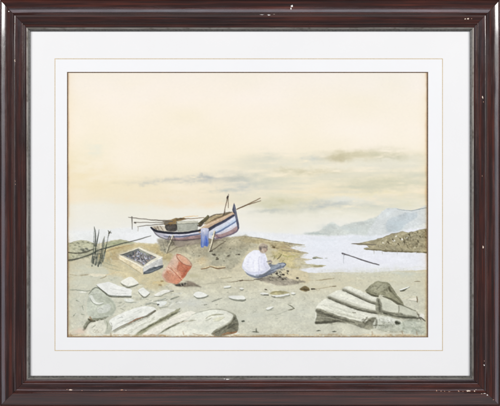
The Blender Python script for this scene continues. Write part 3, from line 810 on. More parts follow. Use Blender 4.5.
    poly([(176.2, 254.2), (178.6, 253.8), (184, 256.2), (189.4, 260.2), (192.2, 264.4), (191.6, 266.4), (186.6, 265.6), (180.4, 262.2), (176.8, 257.8)], (222, 182, 154), soft=.6, warp=.15, var=.04, lab=ba, edge=.18)
    poly([(179, 256), (184, 258), (188.6, 262), (190, 264.6), (185, 263.4), (180, 259.6)], (214, 164, 134), .7, soft=1.2)
    dabs([(168, 266), (178, 260), (190, 267), (180, 281), (166, 278)], 34, [(164, 96, 70), (220, 174, 146), (150, 94, 72)], 4, .8, .9, .35, .4, soft=.7)
    line([(176.4, 256), (179, 260.4), (184, 264.2), (191.4, 266.4)], [.4, .7, .8, .6], (154, 82, 62), .75)
    line([(177, 254.6), (180.4, 255)], [1.4, .8], (170, 98, 76), .7)
    line([(176.2, 254.6), (171, 260.6), (167, 266.4)], [.5, .6, .5], (216, 190, 160), .7)

    # ------------------------------------------------ seated figure
    poly([(258, 279.6), (266, 277.4), (276, 276.6), (288, 278), (300, 280.8), (306, 282.4), (296, 284), (284, 285.6), (272, 284), (263, 281.6)], (150, 142, 126), .85, soft=1.6, warp=.8, var=.07)
    dabs([(266, 279), (290, 279), (300, 282), (284, 285)], 16, [(110, 104, 94), (176, 168, 150)], 5, 1, .1, .3, .5)
    dabs([(268, 272), (284, 267), (290, 272), (286, 280), (270, 281)], 60, [(64, 62, 58), (88, 84, 74), (120, 114, 96), (196, 188, 160)], 2.4, .9, -.4, .9, .8, soft=.5)
    for x, y, r in [(283.4, 274.6, 1.8), (280, 276.8, 1.4), (283, 279, 1.2), (297.4, 278, 1.7), (276.6, 273.6, 1.4), (288, 271, 1.2)]:
        line([(x - .6, y), (x + .5, y + .2)], r, (52, 46, 40), .85)
    dabs([(270, 252), (282, 254), (290, 258), (286, 264), (272, 258)], 26, [(122, 112, 80), (150, 146, 92), (210, 202, 166)], 3, .9, -.8, .6, .6)
    line([(277.6, 258.6), (280, 256.8), (281.4, 254.4)], [.8, 1.1, .5], (92, 86, 62), .7)
    fg = motif('painted_person', 'person in a loose white shirt and blue trousers seated on the beach, seen from behind')
    poly([(267, 267), (269.4, 263.8), (273, 264.6), (278, 263.4), (282.4, 262.4), (286, 263.6), (285.4, 266.4), (280.6, 268.8), (274, 271.6), (266, 275.4), (258, 277.8), (249, 275.6), (244.8, 271), (252, 272)], (144, 150, 157), soft=1.2, warp=.6, var=.10, lab=fg)
    poly([(270, 267), (275, 265.6), (280, 264.4), (277, 267.6), (271, 270)], (164, 173, 184), .75, soft=1.2, warp=.4)
    line([(247, 273.6), (252, 276), (257, 277.2), (264, 275.8), (274, 271.6)], [.8, 1.6, 1.8, 2.0, 1.2], (112, 118, 130), .8, soft=.8, lab=fg)
    line([(260, 277.2), (266, 276), (271, 273.8), (277, 271)], [.8, 1.6, 1.8, .8], (88, 90, 98), .7, dry=.4, lab=fg)
    line([(268, 272), (275, 269), (283, 266.4)], [.8, 1.2, .7], (88, 96, 112), .75, dry=.2, lab=fg)
    line([(279, 263.6), (283, 262.8), (285.8, 264.4), (283, 267)], [.6, .9, 1.2, .6], (84, 92, 106), .75, lab=fg)
    line([(254, 279.4), (258.6, 279), (262, 278)], [.6, 1.2, .6], (62, 60, 58), .75)
    poly([(256, 250), (252, 251.2), (247.8, 254.4), (244.2, 259.6), (242.4, 265.6), (243.4, 269.6), (247.2, 272.6), (253.4, 274.6), (258, 273.8), (262, 274), (266.6, 271.8), (270.4, 268.2), (269.2, 266), (267.4, 264), (267, 259), (265.4, 254.6), (262, 251.6)], (240, 240, 245), soft=.8, warp=.3, var=.010, lab=fg)
    poly([(243, 266), (246, 269.6), (253, 271.6), (262, 271), (268.4, 267.6), (267, 271.2), (262, 273.8), (254, 274.6), (247, 272.6)], (204, 207, 222), .75, soft=1.8)
    poly([(261, 254), (265, 256), (266.4, 262), (269, 266.6), (264, 270), (260.4, 264)], (222, 222, 234), .75, soft=2.2, warp=.5)
    line([(258.6, 274), (259.4, 268), (258.6, 261), (259.6, 256)], [1.0, 1.1, .7, .3], (200, 200, 216), .75, soft=1)
    line([(264.6, 258), (264, 264), (266.4, 269)], [.4, 1.1, .5], (206, 206, 222), .7, soft=1)
    line([(250.6, 256), (248, 261), (247.4, 267)], [.4, 1.3, .5], (224, 224, 236), .75, soft=1.4)
    line([(254, 259), (253, 265), (254.4, 271)], [.3, 1.0, .4], (222, 222, 234), .7, soft=1.2)
    line([(244, 259.6), (242.4, 265.6), (244, 270)], [.4, .6, .5], (186, 188, 200), .6)
    # head bowed forward: hair, cheek, ear and neck
    poly([(258.8, 248.8), (259.6, 245.6), (262, 243.8), (264.8, 244), (267, 246), (267.2, 249.4), (265.6, 252.2), (262.8, 253.4), (260, 252)], (196, 176, 156), .97, soft=.8, warp=.3, var=.05, lab=fg)
    poly([(258.6, 249), (259.4, 245.6), (262, 243.6), (265, 243.8), (267.2, 246.2), (266.6, 248), (263.6, 247.2), (262, 249.4), (260.4, 251.2)], (160, 149, 134), .85, soft=1.4, warp=.4, var=.1, lab=fg)
    line([(259.4, 247), (260.8, 248.6), (260.6, 251)], [1.0, 1.8, .9], (92, 84, 80), .7, soft=.9, dry=.35, lab=fg)
    line([(263.6, 247.4), (265.8, 247.8), (267, 249.6)], [.9, 1.4, .8], (90, 82, 78), .7, soft=.9, dry=.3, lab=fg)
    line([(261, 245), (264, 244.4)], [.9, .9], (176, 160, 138), .7)
    line([(262.6, 249.4), (263.4, 252.2)], [1.2, 1.6], (216, 200, 182), .7, soft=1.1, lab=fg)
    line([(265, 251), (266.4, 250.4)], [.7, .9], (150, 118, 100), .6)
    line([(260, 252.6), (263, 253.8), (266, 253)], [.4, .8, .4], (206, 204, 210), .7)
    # forearm and hands at work
    line([(267, 262), (268.8, 261.4), (270.4, 261), (271.6, 262.2)], [1.2, 1.8, 2.2, 1.2], (126, 122, 126), .85, dry=.15, lab=fg)
    line([(269, 264), (271, 263.4)], [1.2, 1.0], (92, 86, 88), .75, lab=fg)
    line([(270.6, 260.6), (271.4, 261)], [1.1, 1.0], (186, 160, 142), .7)
    line([(273, 246.8), (274.6, 247.4)], [1.4, 1.6], (88, 74, 52), .85)

    # ------------------------------------------------ stones and boulders, left
    line([(80, 274.6), (88, 274.6), (100, 274.8), (106, 276)], [.5, .9, .8, .4], (150, 136, 110), .75, dry=.3)
    poly([(88, 274.4), (96, 273.6), (106, 274.4), (104, 276.4), (94, 276.4)], (238, 230, 204), .85, soft=.8, lab=be)
    line([(100, 278.4), (104, 277.4), (106, 275.6)], [.5, 1.0, .5], (150, 138, 112), .7)
    line([(70, 274.4), (78, 275.4), (86, 275)], [.6, .5, 1.0], (160, 148, 118), .7, dry=.3)
    line([(106, 275), (114, 273), (124, 271.8)], [1.0, .9, .4], (226, 208, 166), .8)
    line([(70, 289.6), (78, 290.4), (86, 291.2), (90, 290.4)], [.6, .8, .9, .5], (136, 140, 124), .75)
    line([(80, 292.4), (86, 292)], [1.4, 1.0], (236, 234, 222), .8)
    bl = motif('painted_rock', 'large rounded grey green boulder with white highlights at lower left')
    poly([(90, 292), (93, 288.6), (97, 287.4), (101, 289.4), (106, 294), (111, 298), (116, 306), (114, 314), (108, 317.6), (98, 319.6), (90, 318), (87, 310), (88, 300)], (200, 204, 186), .95, soft=1.0, warp=.5, var=.035, lab=bl)
    poly([(100, 299), (108, 297), (114, 304), (114, 312), (106, 316), (98, 314)], (190, 194, 174), .7, soft=3, warp=.8)
    line([(88.6, 294), (92.6, 289), (97, 287.6), (102, 290.4), (107, 295)], [.5, 1.0, 1.0, 1.2, 1.4], (112, 117, 102), .85)
    line([(108, 298), (113, 303), (115, 309), (111, 315)], [.8, 1.4, 1.6, .8], (166, 170, 150), .7, soft=1.4)
    dabs([(90, 294), (100, 292), (112, 304), (108, 315), (92, 316)], 30, [(176, 181, 162), (222, 224, 210), (162, 166, 146)], 5, 1.0, .7, .5, .5, soft=.9)
    poly([(89, 296), (91.6, 295), (94, 298.6), (97.6, 302.4), (103.4, 302.6), (102, 304), (96, 304.6), (91.6, 300.6)], (232, 234, 222), .9, soft=.9, warp=.3, lab=bl)
    line([(90, 297.6), (92, 301.4), (95.6, 304.4), (100, 304.8), (103.6, 303.4)], [.4, .8, .9, .8, .4], (138, 142, 126), .7)
    poly([(97, 308.6), (102, 306), (108, 304), (110.6, 308), (108, 312), (100, 313)], (226, 228, 216), .8, soft=1.6, warp=.6)
    line([(98, 309.6), (101, 308), (103, 309.6)], [.5, .8, .4], (170, 172, 156), .6)
    # dark gap under it
    line([(84.2, 330.4), (84.6, 327), (88, 322), (92, 319.6), (100, 318.8), (108, 316.8)], [.8, 3.0, 3.2, 2.4, 2.2, .7], (118, 120, 98), .8, soft=1, dry=.25)
    line([(83.4, 330), (84.6, 328.2)], [1.6, 1.8], (58, 62, 50), .85)
    line([(88.6, 319), (91, 321), (94.6, 321.2)], [1.6, 2.2, 1.6], (72, 68, 50), .8, dry=.2)
    line([(90, 317), (91.6, 320)], [2, 1.2], (140, 110, 78), .6)
    for q in [((82, 306.4), (83.4, 309.6)), ((73.4, 315.8), (75.6, 313.4)), ((81.4, 314.2), (84, 314.8)), ((76.4, 300.2), (79, 301.4))]:
        line(q, [.9, .6], (120, 126, 108), .7)
    dabs([(70, 296), (88, 296), (86, 326), (70, 328)], 40, [(178, 184, 164), (222, 224, 210), (190, 196, 182)], 5, 1.2, .9, .5, .4, soft=1.2)
    bl2 = motif('painted_rock', 'pale cream boulder with scribbled marks in the lower left corner')
    poly([(86.4, 334), (86.8, 329), (90, 325), (96, 321.6), (104, 319.2), (109, 320.2), (111, 325), (110.6, 331), (108, 337), (87, 337)], (224, 222, 204), .95, soft=.8, warp=.4, var=.025, lab=bl2)
    poly([(104, 320), (109.4, 320.4), (111.2, 326), (110, 333), (105, 334), (106, 327)], (190, 192, 172), .8, soft=1.8, warp=.5)
    line([(92, 328), (94, 326.4), (95.4, 325.4)], [.5, 1.1, .5], (140, 140, 122), .7)
    line([(93.6, 331.6), (95, 330), (96, 331.8), (97.2, 330.2), (98.4, 331.8), (99.4, 330.6), (100.6, 331.4), (102, 330.6)], [.6, .7, .5], (164, 156, 134), .6, soft=.8, dry=.4)
    line([(94.4, 332.6), (98, 332.4), (101.4, 332.8)], .5, (160, 150, 128), .6)
    line([(106.6, 321), (107.4, 324), (106.8, 329)], [.5, 1.0, .4], (140, 144, 122), .6)
    blob(78, 331, 8, 3, (226, 208, 186), .7)
    s1 = motif('painted_stone', 'large flat white stone above the boulder at lower left')
    poly([(97, 284.8), (103, 283), (109.6, 281.8), (115.6, 284.4), (124, 287.4), (131.4, 289.6), (131.6, 293), (130.4, 296), (121, 296), (109.6, 295.6), (104, 291.4)], (236, 236, 228), soft=.7, warp=.3, var=.014, lab=s1)
    line([(97, 285.6), (103, 290.8), (109.4, 295.6), (121, 296.4), (131, 296.6)], [.6, .9, 1.7, 1.6, 1.5], (128, 132, 120), .88, lab=s1)
    line([(110, 288), (118, 290), (126, 291.6)], [.4, .8, .4], (212, 213, 203), .7)
    line([(112, 293), (120, 293.6), (129, 293.4)], [.4, 1.0, .4], (206, 208, 198), .6)
    s2 = motif('painted_stone', 'diamond shaped white stone on the sand below the crate')
    poly([(120.6, 282), (125, 278.6), (130.4, 276.8), (134.4, 279), (138.4, 283), (134, 285), (128, 286.6), (124, 284.6)], (238, 236, 222), soft=.6, warp=.25, var=.014, lab=s2)
    line([(120.6, 283), (124, 285.4), (128, 287), (134, 286), (138.2, 284)], [.5, 1.0, 1.5, 1.5, .6], (150, 152, 134), .8)
    line([(127.4, 286), (128.6, 283.6)], [.4, .4], (190, 190, 176), .6)
    s3 = motif('painted_stone', 'small white pointed stone between the diamond and flat stones')
    poly([(138, 290.4), (140.6, 288.6), (143.4, 287.8), (146.4, 290.4), (149.4, 292.6), (147, 295), (143.4, 296.2), (140, 293.6)], (238, 238, 228), soft=.6, warp=.25, var=.014, lab=s3)
    line([(138, 291.4), (140.6, 294.6), (143.6, 297), (147.4, 295.6), (149.6, 293.4)], [.4, .9, 1.2, 1.1, .5], (160, 162, 148), .75)
    s4 = motif('painted_stone', 'long thin white stone slanting below the barrel')
    poly([(154, 295.4), (158, 292.4), (164, 290), (170, 289.8), (173, 291), (166, 293), (160, 295.6)], (238, 236, 224), soft=.6, warp=.25, lab=s4)
    line([(154.4, 296), (160, 296.2), (166, 293.6), (173, 291.2)], [.5, 1.0, .9, .7], (146, 146, 126), .8)
    line([(170, 291), (173.6, 291)], [.8, .9], (96, 92, 78), .7)
    dabs([(124, 298), (150, 296), (180, 292), (184, 302), (150, 308), (130, 304)], 40, [(160, 164, 150), (226, 228, 218), (180, 184, 170)], 6, 1.1, -.15, .25, .5, soft=.8)
    poly([(124, 299), (130, 298.4), (134, 300.4), (130, 302), (125, 301)], (230, 232, 222), .85, soft=.8, warp=.3)
    line([(125, 302), (131, 302.6), (136, 302)], [.4, 1.0, .5], (140, 146, 134), .7)
    poly([(157, 302), (162, 300.6), (167, 302), (164, 305.4), (159, 306)], (234, 236, 228), .9, soft=.7, warp=.3)
    line([(146, 304.4), (151, 303.2), (157, 304)], [1.2, 2.0, 1.0], (146, 150, 136), .7, dry=.2)
    line([(154, 301.6), (160, 300), (166, 298.6)], [.8, 1.6, .8], (158, 162, 150), .7, dry=.2)
    line([(157.6, 304.6), (158.6, 304.4)], 1.3, (58, 58, 54), .85)
    line([(159.4, 307.8), (164, 307), (168, 306.6)], [.5, .9, .4], (128, 132, 120), .75)
    line([(171, 299.4), (174.6, 297.8), (179, 296.4)], [1.0, 2.0, .7], (128, 132, 116), .7, dry=.25)
    blob(158, 282, 7, 2.6, (216, 198, 150), .6)
    line([(161, 281), (162.6, 281)], 1.5, (134, 112, 76), .7)
    line([(159.4, 284.8), (161.2, 285.2)], 1.7, (150, 124, 84), .6)
    poly([(170, 285), (176, 286.4), (182, 288.6), (174, 289.6), (168, 287)], (232, 224, 200), .7, soft=1.2)

    # ------------------------------------------------ slanting slabs, left foreground
    la = motif('painted_slab', 'pale slanting rock slab with a rusty lower edge')
    poly([(109.6, 321), (116, 316), (128, 310.6), (138, 307), (146, 305.8), (154, 307.4), (155.6, 310.6), (148, 315), (136, 320), (124, 325), (113, 331), (111.4, 327)], (240, 240, 230), .97, soft=.8, warp=.3, var=.014, lab=la)
    line([(113, 331), (122, 326), (134, 320.4), (146, 316), (155, 310.6)], [.6, .9, 1.3, 1.4, 1.6], (122, 118, 100), .85)
    line([(128, 323.2), (136, 319.4), (143, 317)], [.5, 1.1, .5], (166, 112, 82), .7)
    line([(118, 318.4), (121, 317), (123, 317.4)], [.5, 1.0, .4], (170, 172, 164), .7)
    line([(116, 324), (126, 319), (140, 312)], [.5, 1.3, .5], (216, 218, 207), .6, soft=1)
    line([(136, 309), (146, 307), (153, 308)], [.4, 1, .4], (240, 240, 232), .7)
    dabs([(116, 318), (140, 308), (152, 309), (134, 319), (116, 328)], 18, [(206, 208, 194), (190, 192, 176), (240, 240, 230)], 8, .9, -.46, .08, .6, soft=.7)
    lb = motif('painted_slab', 'second pale slanting rock slab with an olive shaded side')
    poly([(114, 332), (126, 326), (140, 319.6), (152, 314), (160, 309.6), (168, 308.4), (176, 310), (168, 316), (152, 323), (140, 330), (130, 336), (114, 336)], (235, 234, 219), .95, soft=.8, warp=.3, var=.018, lab=lb)
    poly([(134, 336), (142, 329.6), (154, 322), (166, 316), (174, 311), (180, 307.6), (178, 312), (168, 318.6), (152, 327), (142, 334)], (156, 155, 126), .94, soft=1.2, warp=.5, var=.06, lab=lb)
    line([(138, 333), (150, 325.4), (164, 318.4)], [.8, 1.4, .6], (132, 134, 110), .6, dry=.4)
    line([(167.6, 319), (172, 315.4), (177, 312.6), (180, 311.4)], [1.0, 1.5, 1.2, .5], (100, 102, 84), .75, dry=.3)
    line([(166, 315.6), (171, 312.6), (176, 310.6)], [.4, .9, .5], (140, 138, 118), .7, dry=.3)
    line([(118, 331), (130, 325.4), (146, 318)], [.4, 1.2, .4], (238, 238, 226), .6)
    dabs([(118, 332), (140, 321), (160, 312), (154, 320), (134, 332)], 20, [(200, 200, 180), (240, 240, 228), (182, 182, 158)], 8, .9, -.48, .08, .6, soft=.7)
    line([(114, 332.6), (126, 326.6), (140, 320.6), (152, 315)], [.5, .9, .9, .4], (150, 148, 128), .7, dry=.3)
    line([(143, 330.6), (154, 323.4), (166, 317.4), (176, 311.6)], [1.0, 1.6, 1.5, .7], (120, 121, 98), .7, dry=.35)
    lc = motif('painted_slab', 'third cream slanting rock slab beside the large round boulder')
    poly([(142, 336), (152, 328.6), (166, 321.4), (180, 314.6), (190, 311), (196, 314), (186, 320), (174, 326), (164, 331), (158, 336)], (242, 238, 222), .95, soft=.8, warp=.3, var=.016, lab=lc)
    line([(161.4, 332), (166, 329), (174, 325), (184, 320.4)], [.7, 1.2, 1.5, .6], (150, 150, 124), .8, dry=.15)
    line([(170, 323.6), (178, 319), (190, 315)], [.4, .9, .4], (210, 208, 188), .7)
    line([(152, 333), (164, 326), (176, 320)], [.5, 1.4, .5], (243, 240, 226), .7)
    line([(158, 334.6), (166, 329.8), (176, 324.6), (188, 319)], [1.0, 1.6, 1.5, .5], (136, 136, 112), .8, dry=.25)
    bb = motif('painted_rock', 'large smooth pale boulder with dark shaded right side at the bottom edge')
    poly([(160, 337), (166, 331), (176, 325.4), (186, 319.6), (192, 314.6), (204, 310.8), (216, 309.4), (225, 310), (231, 312.6), (235.6, 317.4), (238, 323), (237.6, 330), (234, 337)], (236, 235, 218), .97, soft=.9, warp=.35, var=.02, lab=bb, edge=.06)
    poly([(196, 313), (210, 310.6), (222, 311), (226, 314), (212, 314), (198, 318)], (226, 227, 212), .7, soft=2)
    poly([(211.6, 334.6), (216, 330), (224, 326.4), (231, 321.6), (234.4, 314.6), (237, 318.6), (238.4, 325), (237.4, 331), (229, 334.6), (220, 336)], (112, 110, 92), .92, soft=1.1, warp=.5, var=.1, lab=bb)
    dabs([(215, 332), (230, 324), (236, 320), (237, 330), (226, 334)], 34, [(74, 74, 62), (150, 146, 120), (92, 90, 76)], 5, 1.1, -.55, .3, .6, soft=.7)
    line([(222, 334.6), (228, 333), (234, 332.6), (237, 331)], [.8, 1.8, 2.0, 1.0], (152, 108, 74), .8, soft=.8, dry=.2)
    line([(233, 313.6), (235.6, 317), (237.6, 322)], [1.0, 1.6, 1.8], (124, 124, 106), .7, soft=.9)
    line([(192, 314.8), (200, 312), (210, 309.8), (220, 309.4), (229, 311.4), (234.6, 315.6)], [.4, .7, .7, .8, 1.1, 1.4], (150, 150, 130), .75, dry=.2)
    line([(213, 333.6), (219, 328.6), (226, 325), (231.6, 320.6), (234.6, 315)], [1.6, 2.0, 1.6, 1.6, 1.0], (150, 148, 126), .7, soft=1.4)
    line([(206, 318.6), (210, 315.8), (217, 314.4), (223.4, 314.2)], [.6, 1.4, 1.6, .7], (160, 158, 132), .8, dry=.2)
    line([(206, 320.6), (209, 319.4), (212, 317.6)], [1.0, 1.3, .5], (142, 140, 116), .7, dry=.2)
    poly([(213, 319), (220, 316.6), (224, 316.6), (222, 319.4), (215, 321.4)], (224, 222, 192), .8, soft=1.2)
    line([(212, 321.8), (219, 320.6), (225, 317)], [.4, .9, .4], (190, 188, 162), .7)
    line([(189, 321.2), (192.4, 320.2), (196, 320.4)], [1.0, 1.5, .5], (152, 148, 120), .75, dry=.2)
    line([(180, 322), (188, 321)], [.4, .7], (220, 200, 168), .7)
    blob(205, 326, 12, 5, (214, 216, 200), .6)
    dabs([(178, 326), (200, 316), (226, 322), (212, 332), (176, 334)], 36, [(204, 205, 186), (226, 226, 212)], 6, 1.1, -.3, .3, .4, soft=1)

    for q, wd in [([(98, 286.6), (104, 292), (109.8, 296.4), (121, 297), (131, 297.2)], [.5, .8, 1.0, .9, .8]), ([(121, 284), (128, 287.8), (138, 284.6)], [.4, .9, .6]), ([(138.6, 292.6), (143.8, 297.6), (149.6, 294)], [.4, .8, .5]),
                  ([(114, 331.6), (124, 326.4), (136, 320.8), (148, 316), (155.4, 311)], [.5, .8, .9, .9, 1.2]), ([(85, 329), (89, 323), (96, 320.6), (106, 318.6)], [1.2, 1.4, 1.0, .6]), ([(163, 331.4), (172, 326.4), (183, 321)], [.5, .9, .5]),
                  ([(140, 331.6), (152, 325), (165, 318.4), (176, 312.6)], [.6, .9, 1.0, .6]), ([(213, 334), (222, 328.6), (231, 323.4), (235, 317)], [.6, .8, .8, .5]), ([(111, 322.6), (111.8, 326), (111.2, 329.6)], [.3, .6, .3])]:
        line(q, wd, (86, 84, 68), .75, dry=.35)
    dabs([(112, 300), (160, 297), (186, 300), (180, 306), (150, 305), (120, 312)], 40, [(120, 122, 106), (150, 152, 136), (238, 238, 230)], 3.4, .8, -.25, .4, .6, soft=.6)
    dabs([(226, 312), (300, 300), (316, 310), (310, 330), (240, 332)], 46, [(176, 178, 160), (164, 166, 148), (226, 226, 212)], 6, .7, -.2, .4, .45, soft=.7, dry=.5)
    dabs([(184, 286), (260, 284), (300, 292), (290, 304), (190, 302)], 46, [(126, 124, 106), (236, 235, 224), (150, 148, 128)], 2.4, .7, -.1, .4, .6, soft=.5)
    # ------------------------------------------------ scattered stones, middle
    def stone(label, pts, top=(238, 238, 228), sh=(142, 144, 128), k=1.0):
        i = motif('painted_stone', label)
        p = np.array(pts, float)
        poly(p + np.array([.5, 1.1 * k]), sh, .85, soft=.8, warp=.3, var=.04, lab=i)
        poly(pts, top, soft=.6, warp=.25, var=.012, lab=i)
    stone('bright white angular stone below the barrel shadow', [(193.6, 294.4), (196, 292), (200, 291.6), (204, 293), (207.6, 295.2), (204, 297), (198, 297.6), (194.6, 296.4)])
    line([(194, 296), (198, 298.4), (204, 297.6), (208, 295.4)], [.5, .9, 1.1, .7], (124, 126, 112), .7)
    stone('long white flat stone to the right of the large boulder', [(228.6, 297), (231, 295.4), (236, 295.8), (243, 296), (245.4, 298), (243.6, 299.4), (237, 299.2), (232, 298.6)], k=1.5)
    line([(231, 299.6), (238, 300.6), (243.6, 300.8), (245.6, 299.4)], [.4, .9, 1.3, .8], (120, 122, 108), .75)
    stone('small white stone on the sand below the wavy stick', [(223.6, 286.6), (227, 285.6), (231, 285.8), (229, 287.4), (225, 287.6)])
    stone('tiny white stone left of the seated person', [(239.4, 288.6), (241.4, 287.8), (244, 288.4), (242, 289.4)])
    stone('small pale stone in front of the seated person', [(260, 293.4), (263, 292.6), (267.4, 293), (268, 294), (263, 294.4)])
    line([(264, 294.6), (268.4, 295)], [.8, 1.3], (88, 86, 74), .8)
    line([(265.4, 289.4), (266.6, 289.6)], 1.2, (70, 60, 48), .8)
    poly([(270, 293), (274, 290.8), (282, 291.4), (290, 292.6), (282, 294.4), (273, 294.6)], (172, 164, 122), .85, soft=.9, warp=.4, var=.06)
    line([(271, 293), (276, 291.6), (284, 292.6)], [.5, 1.0, .4], (120, 112, 80), .6, dry=.3)
    stone('long thin white stone in front of the seated person', [(272.6, 295.8), (278, 295.2), (284, 294.4), (289, 293.4), (288, 295), (281, 296.4), (275, 297)])
    line([(276, 297.8), (283, 297.8), (288, 296)], [.5, 1.8, .7], (166, 164, 142), .8)
    line([(271.6, 296.2), (275, 297)], [.5, .9], (80, 76, 62), .7)
    stone('tiny white stone beside the long thin stone', [(290.6, 293), (293, 292), (295.4, 293), (293, 294)])
    stone('small white slanting stone in the middle foreground', [(266, 308.6), (269.6, 306.6), (273.4, 306.4), (271, 308.4), (268, 309.6)])
    line([(266, 310), (270, 309.8), (274, 310)], [.4, .9, .4], (154, 156, 140), .7)
    rk = motif('painted_rock', 'small dark brown rock on the sand right of the person')
    poly([(299, 289.6), (302, 287.4), (305, 285.8), (308.6, 287.4), (309.6, 290), (305, 291.2), (301, 290.8)], (120, 104, 70), .9, soft=1.1, warp=.4, var=.1, lab=rk)
    line([(301, 289.6), (305, 289.2), (309, 290)], [.8, 1.6, 1.2], (74, 64, 44), .75, dry=.2)
    line([(311.8, 289), (314.6, 288.8)], [1.5, 1.2], (62, 56, 44), .85)
    line([(288, 304.4), (291, 306), (294, 308.4)], [.4, 1.0, .8], (112, 112, 92), .8)
    line([(288.6, 310), (291.4, 309.4), (294.4, 308.6)], [.8, 1.1, .7], (106, 104, 84), .8)
    line([(273, 315.4), (280, 313.6), (289, 310)], [.3, .6, .5], (168, 170, 152), .7)
    line([(302.6, 300.4), (304.6, 299.2), (305, 297)], [.5, .9, .4], (172, 172, 152), .8)
    line([(212, 301.6), (216, 300), (222, 298)], [.7, 1.1, .5], (118, 120, 106), .75, dry=.2)
    line([(204.4, 304.6), (207, 304.2)], [1.0, .7], (124, 124, 110), .75)
    line([(216, 304.6), (217.4, 304.4)], .8, (136, 136, 120), .7)
    for x, y, r in [(243.2, 321.2, 1.7), (254, 331.6, 1.0), (318.4, 330.6, 1.0), (334, 331.6, 1.0)]:
        line([(x - .7, y), (x + .6, y - .2)], r, (72, 76, 64), .85)
    line([(252, 331.6), (256, 331.4), (258.4, 332)], [.5, 1.2, .8], (92, 94, 78), .8)
    line([(256.6, 331.4), (256.2, 328.4)], [1.7, .5], (92, 94, 78), .8)
    line([(316, 330.8), (320.4, 330.6)], [.5, .8], (96, 96, 80), .75)
    line([(332, 331.8), (336, 331.6)], [.5, .8], (96, 96, 80), .75)

    # ------------------------------------------------ driftwood trunks and rocks, right foreground
    def shade(path, mid, dark, w=4.):
        line(path, [w * .7, w, w], mid, .55, soft=w * .8, dry=.1)
        line(path, [w * .5, w * .68, w * .62], dark, .82, soft=w * .3, dry=.15)
        line([(x - .3, y + w * .58) for x, y in path], [.7, 1.3, 1.0], (237, 236, 220), .8, soft=.8, dry=.25)
        line([(x, y + w * .2) for x, y in path], [w * .15, w * .24, w * .2], [c * .62 for c in dark], .85, soft=.5, dry=.25)
    l1 = motif('painted_log', 'upper pale driftwood log of the pile at lower right')
    poly([(343, 288.4), (348, 286.4), (356, 288.6), (366, 293), (376, 297.6), (381, 302), (378, 305), (368, 302.4), (356, 296.6), (346, 291.6)], (236, 235, 218), .97, soft=.9, warp=.3, var=.02, lab=l1)
    line([(350, 288.4), (360, 292.4), (371, 297.8)], [.8, 1.8, .8], (232, 231, 214), .8)
    l2 = motif('painted_log', 'long middle pale driftwood log with a dark underside at lower right')
    poly([(327, 297), (331, 293.4), (338, 290.4), (344, 290), (354, 294.6), (366, 301), (378, 305.4), (378, 313), (366, 311.6), (352, 306.6), (338, 301.4)], (236, 235, 218), .97, soft=.9, warp=.3, var=.02, lab=l2)
    shade([(343.4, 289.8), (351, 293), (361, 297.8), (369, 301.4), (379, 304.6)], (160, 158, 138), (122, 120, 102), 4.0)
    line([(336, 295), (350, 299.4), (366, 305.6)], [.6, 2.2, .8], (234, 233, 217), .7, soft=1)
    line([(333, 298), (346, 301.4), (360, 306)], [.4, 1.0, .5], (198, 197, 176), .6, soft=.9)
    l3 = motif('painted_log', 'lowest thick pale driftwood log with a dark split end at lower right')
    poly([(315.6, 309.6), (318.6, 304), (324, 299.4), (330, 297.6), (338, 301.4), (352, 307), (366, 312), (377, 314), (377, 325), (370, 329.4), (360, 327), (350, 324), (340, 322.4), (330, 323.4), (322, 323.8), (315.6, 324)], (236, 235, 218), .97, soft=.9, warp=.3, var=.02, lab=l3)
    shade([(328.6, 297.2), (338, 301.2), (348, 305.2), (358, 308.6), (368, 311), (378, 312.6)], (156, 154, 132), (112, 110, 92), 4.6)
    poly([(315.8, 309.4), (319, 308.6), (328, 311.6), (340, 315.8), (352, 319.4), (364, 321.4), (372, 317.4), (377, 318), (377, 325.6), (370, 329.6), (360, 327), (350, 324), (340, 322.4), (330, 323.4), (322, 323.6), (315.6, 324), (316.4, 316)], (138, 136, 116), .92, soft=1.5, warp=.3, var=.09, lab=l3)
    dabs([(322, 312.4), (340, 317.6), (358, 322), (350, 323.2), (330, 321.8), (322, 322)], 40, [(70, 68, 56), (92, 90, 74), (168, 166, 144), (110, 108, 90)], 11, 1.0, .22, .12, .6, soft=.7)
    line([(316.6, 311), (326, 314), (340, 318.8), (354, 322.4)], [2.6, 2.4, 1.8, 1.2], (86, 84, 70), .8, soft=1.2, dry=.2)
    line([(316.2, 322.6), (326, 322.2), (340, 320.8)], [2.4, 2.6, 1.0], (72, 70, 58), .85, soft=1, dry=.15)
    line([(317, 316.4), (328, 317.6), (342, 320.4)], [.7, 1.5, .7], (170, 168, 146), .7, dry=.2)
    line([(318, 319.4), (332, 319.6)], [.5, .9], (136, 134, 114), .7)
    line([(318, 313.8), (328, 316), (336, 318.6)], [.4, .8, .4], (70, 68, 56), .7, dry=.3)
    line([(321, 305), (334, 307), (350, 312), (364, 316)], [.4, 1.4, 1.4, .5], (206, 206, 187), .7, soft=1)
    line([(326, 310), (344, 314.6), (360, 318.6)], [.4, 2.4, .8], (182, 181, 160), .7, soft=1.6)
    line([(352.8, 312.2), (355.4, 312.8)], [1.1, 1.3], (110, 106, 90), .85)
    dabs([(320, 304), (345, 309), (372, 315), (364, 318), (335, 310)], 20, [(208, 208, 188), (236, 235, 219)], 10, 1.0, .3, .06, .5, soft=.9)
    dabs([(362, 319), (377, 317), (376, 327), (366, 327)], 26, [(82, 80, 66), (104, 102, 84), (156, 152, 130)], 5, 1.3, -.3, .7, .6, soft=.9)
    r1 = motif('painted_rock', 'olive grey pointed rock lying over the driftwood at right')
    poly([(365.6, 291), (368, 287.4), (372, 284), (376.6, 281.2), (382, 281.4), (387.6, 282.4), (391, 286), (394.6, 291), (399, 297), (403.6, 303.6), (402, 305.6), (394, 301.8), (386, 297.4), (381, 294.4), (377, 297), (371.6, 295.4)], (146, 144, 118), .97, soft=.8, warp=.35, var=.06, lab=r1)
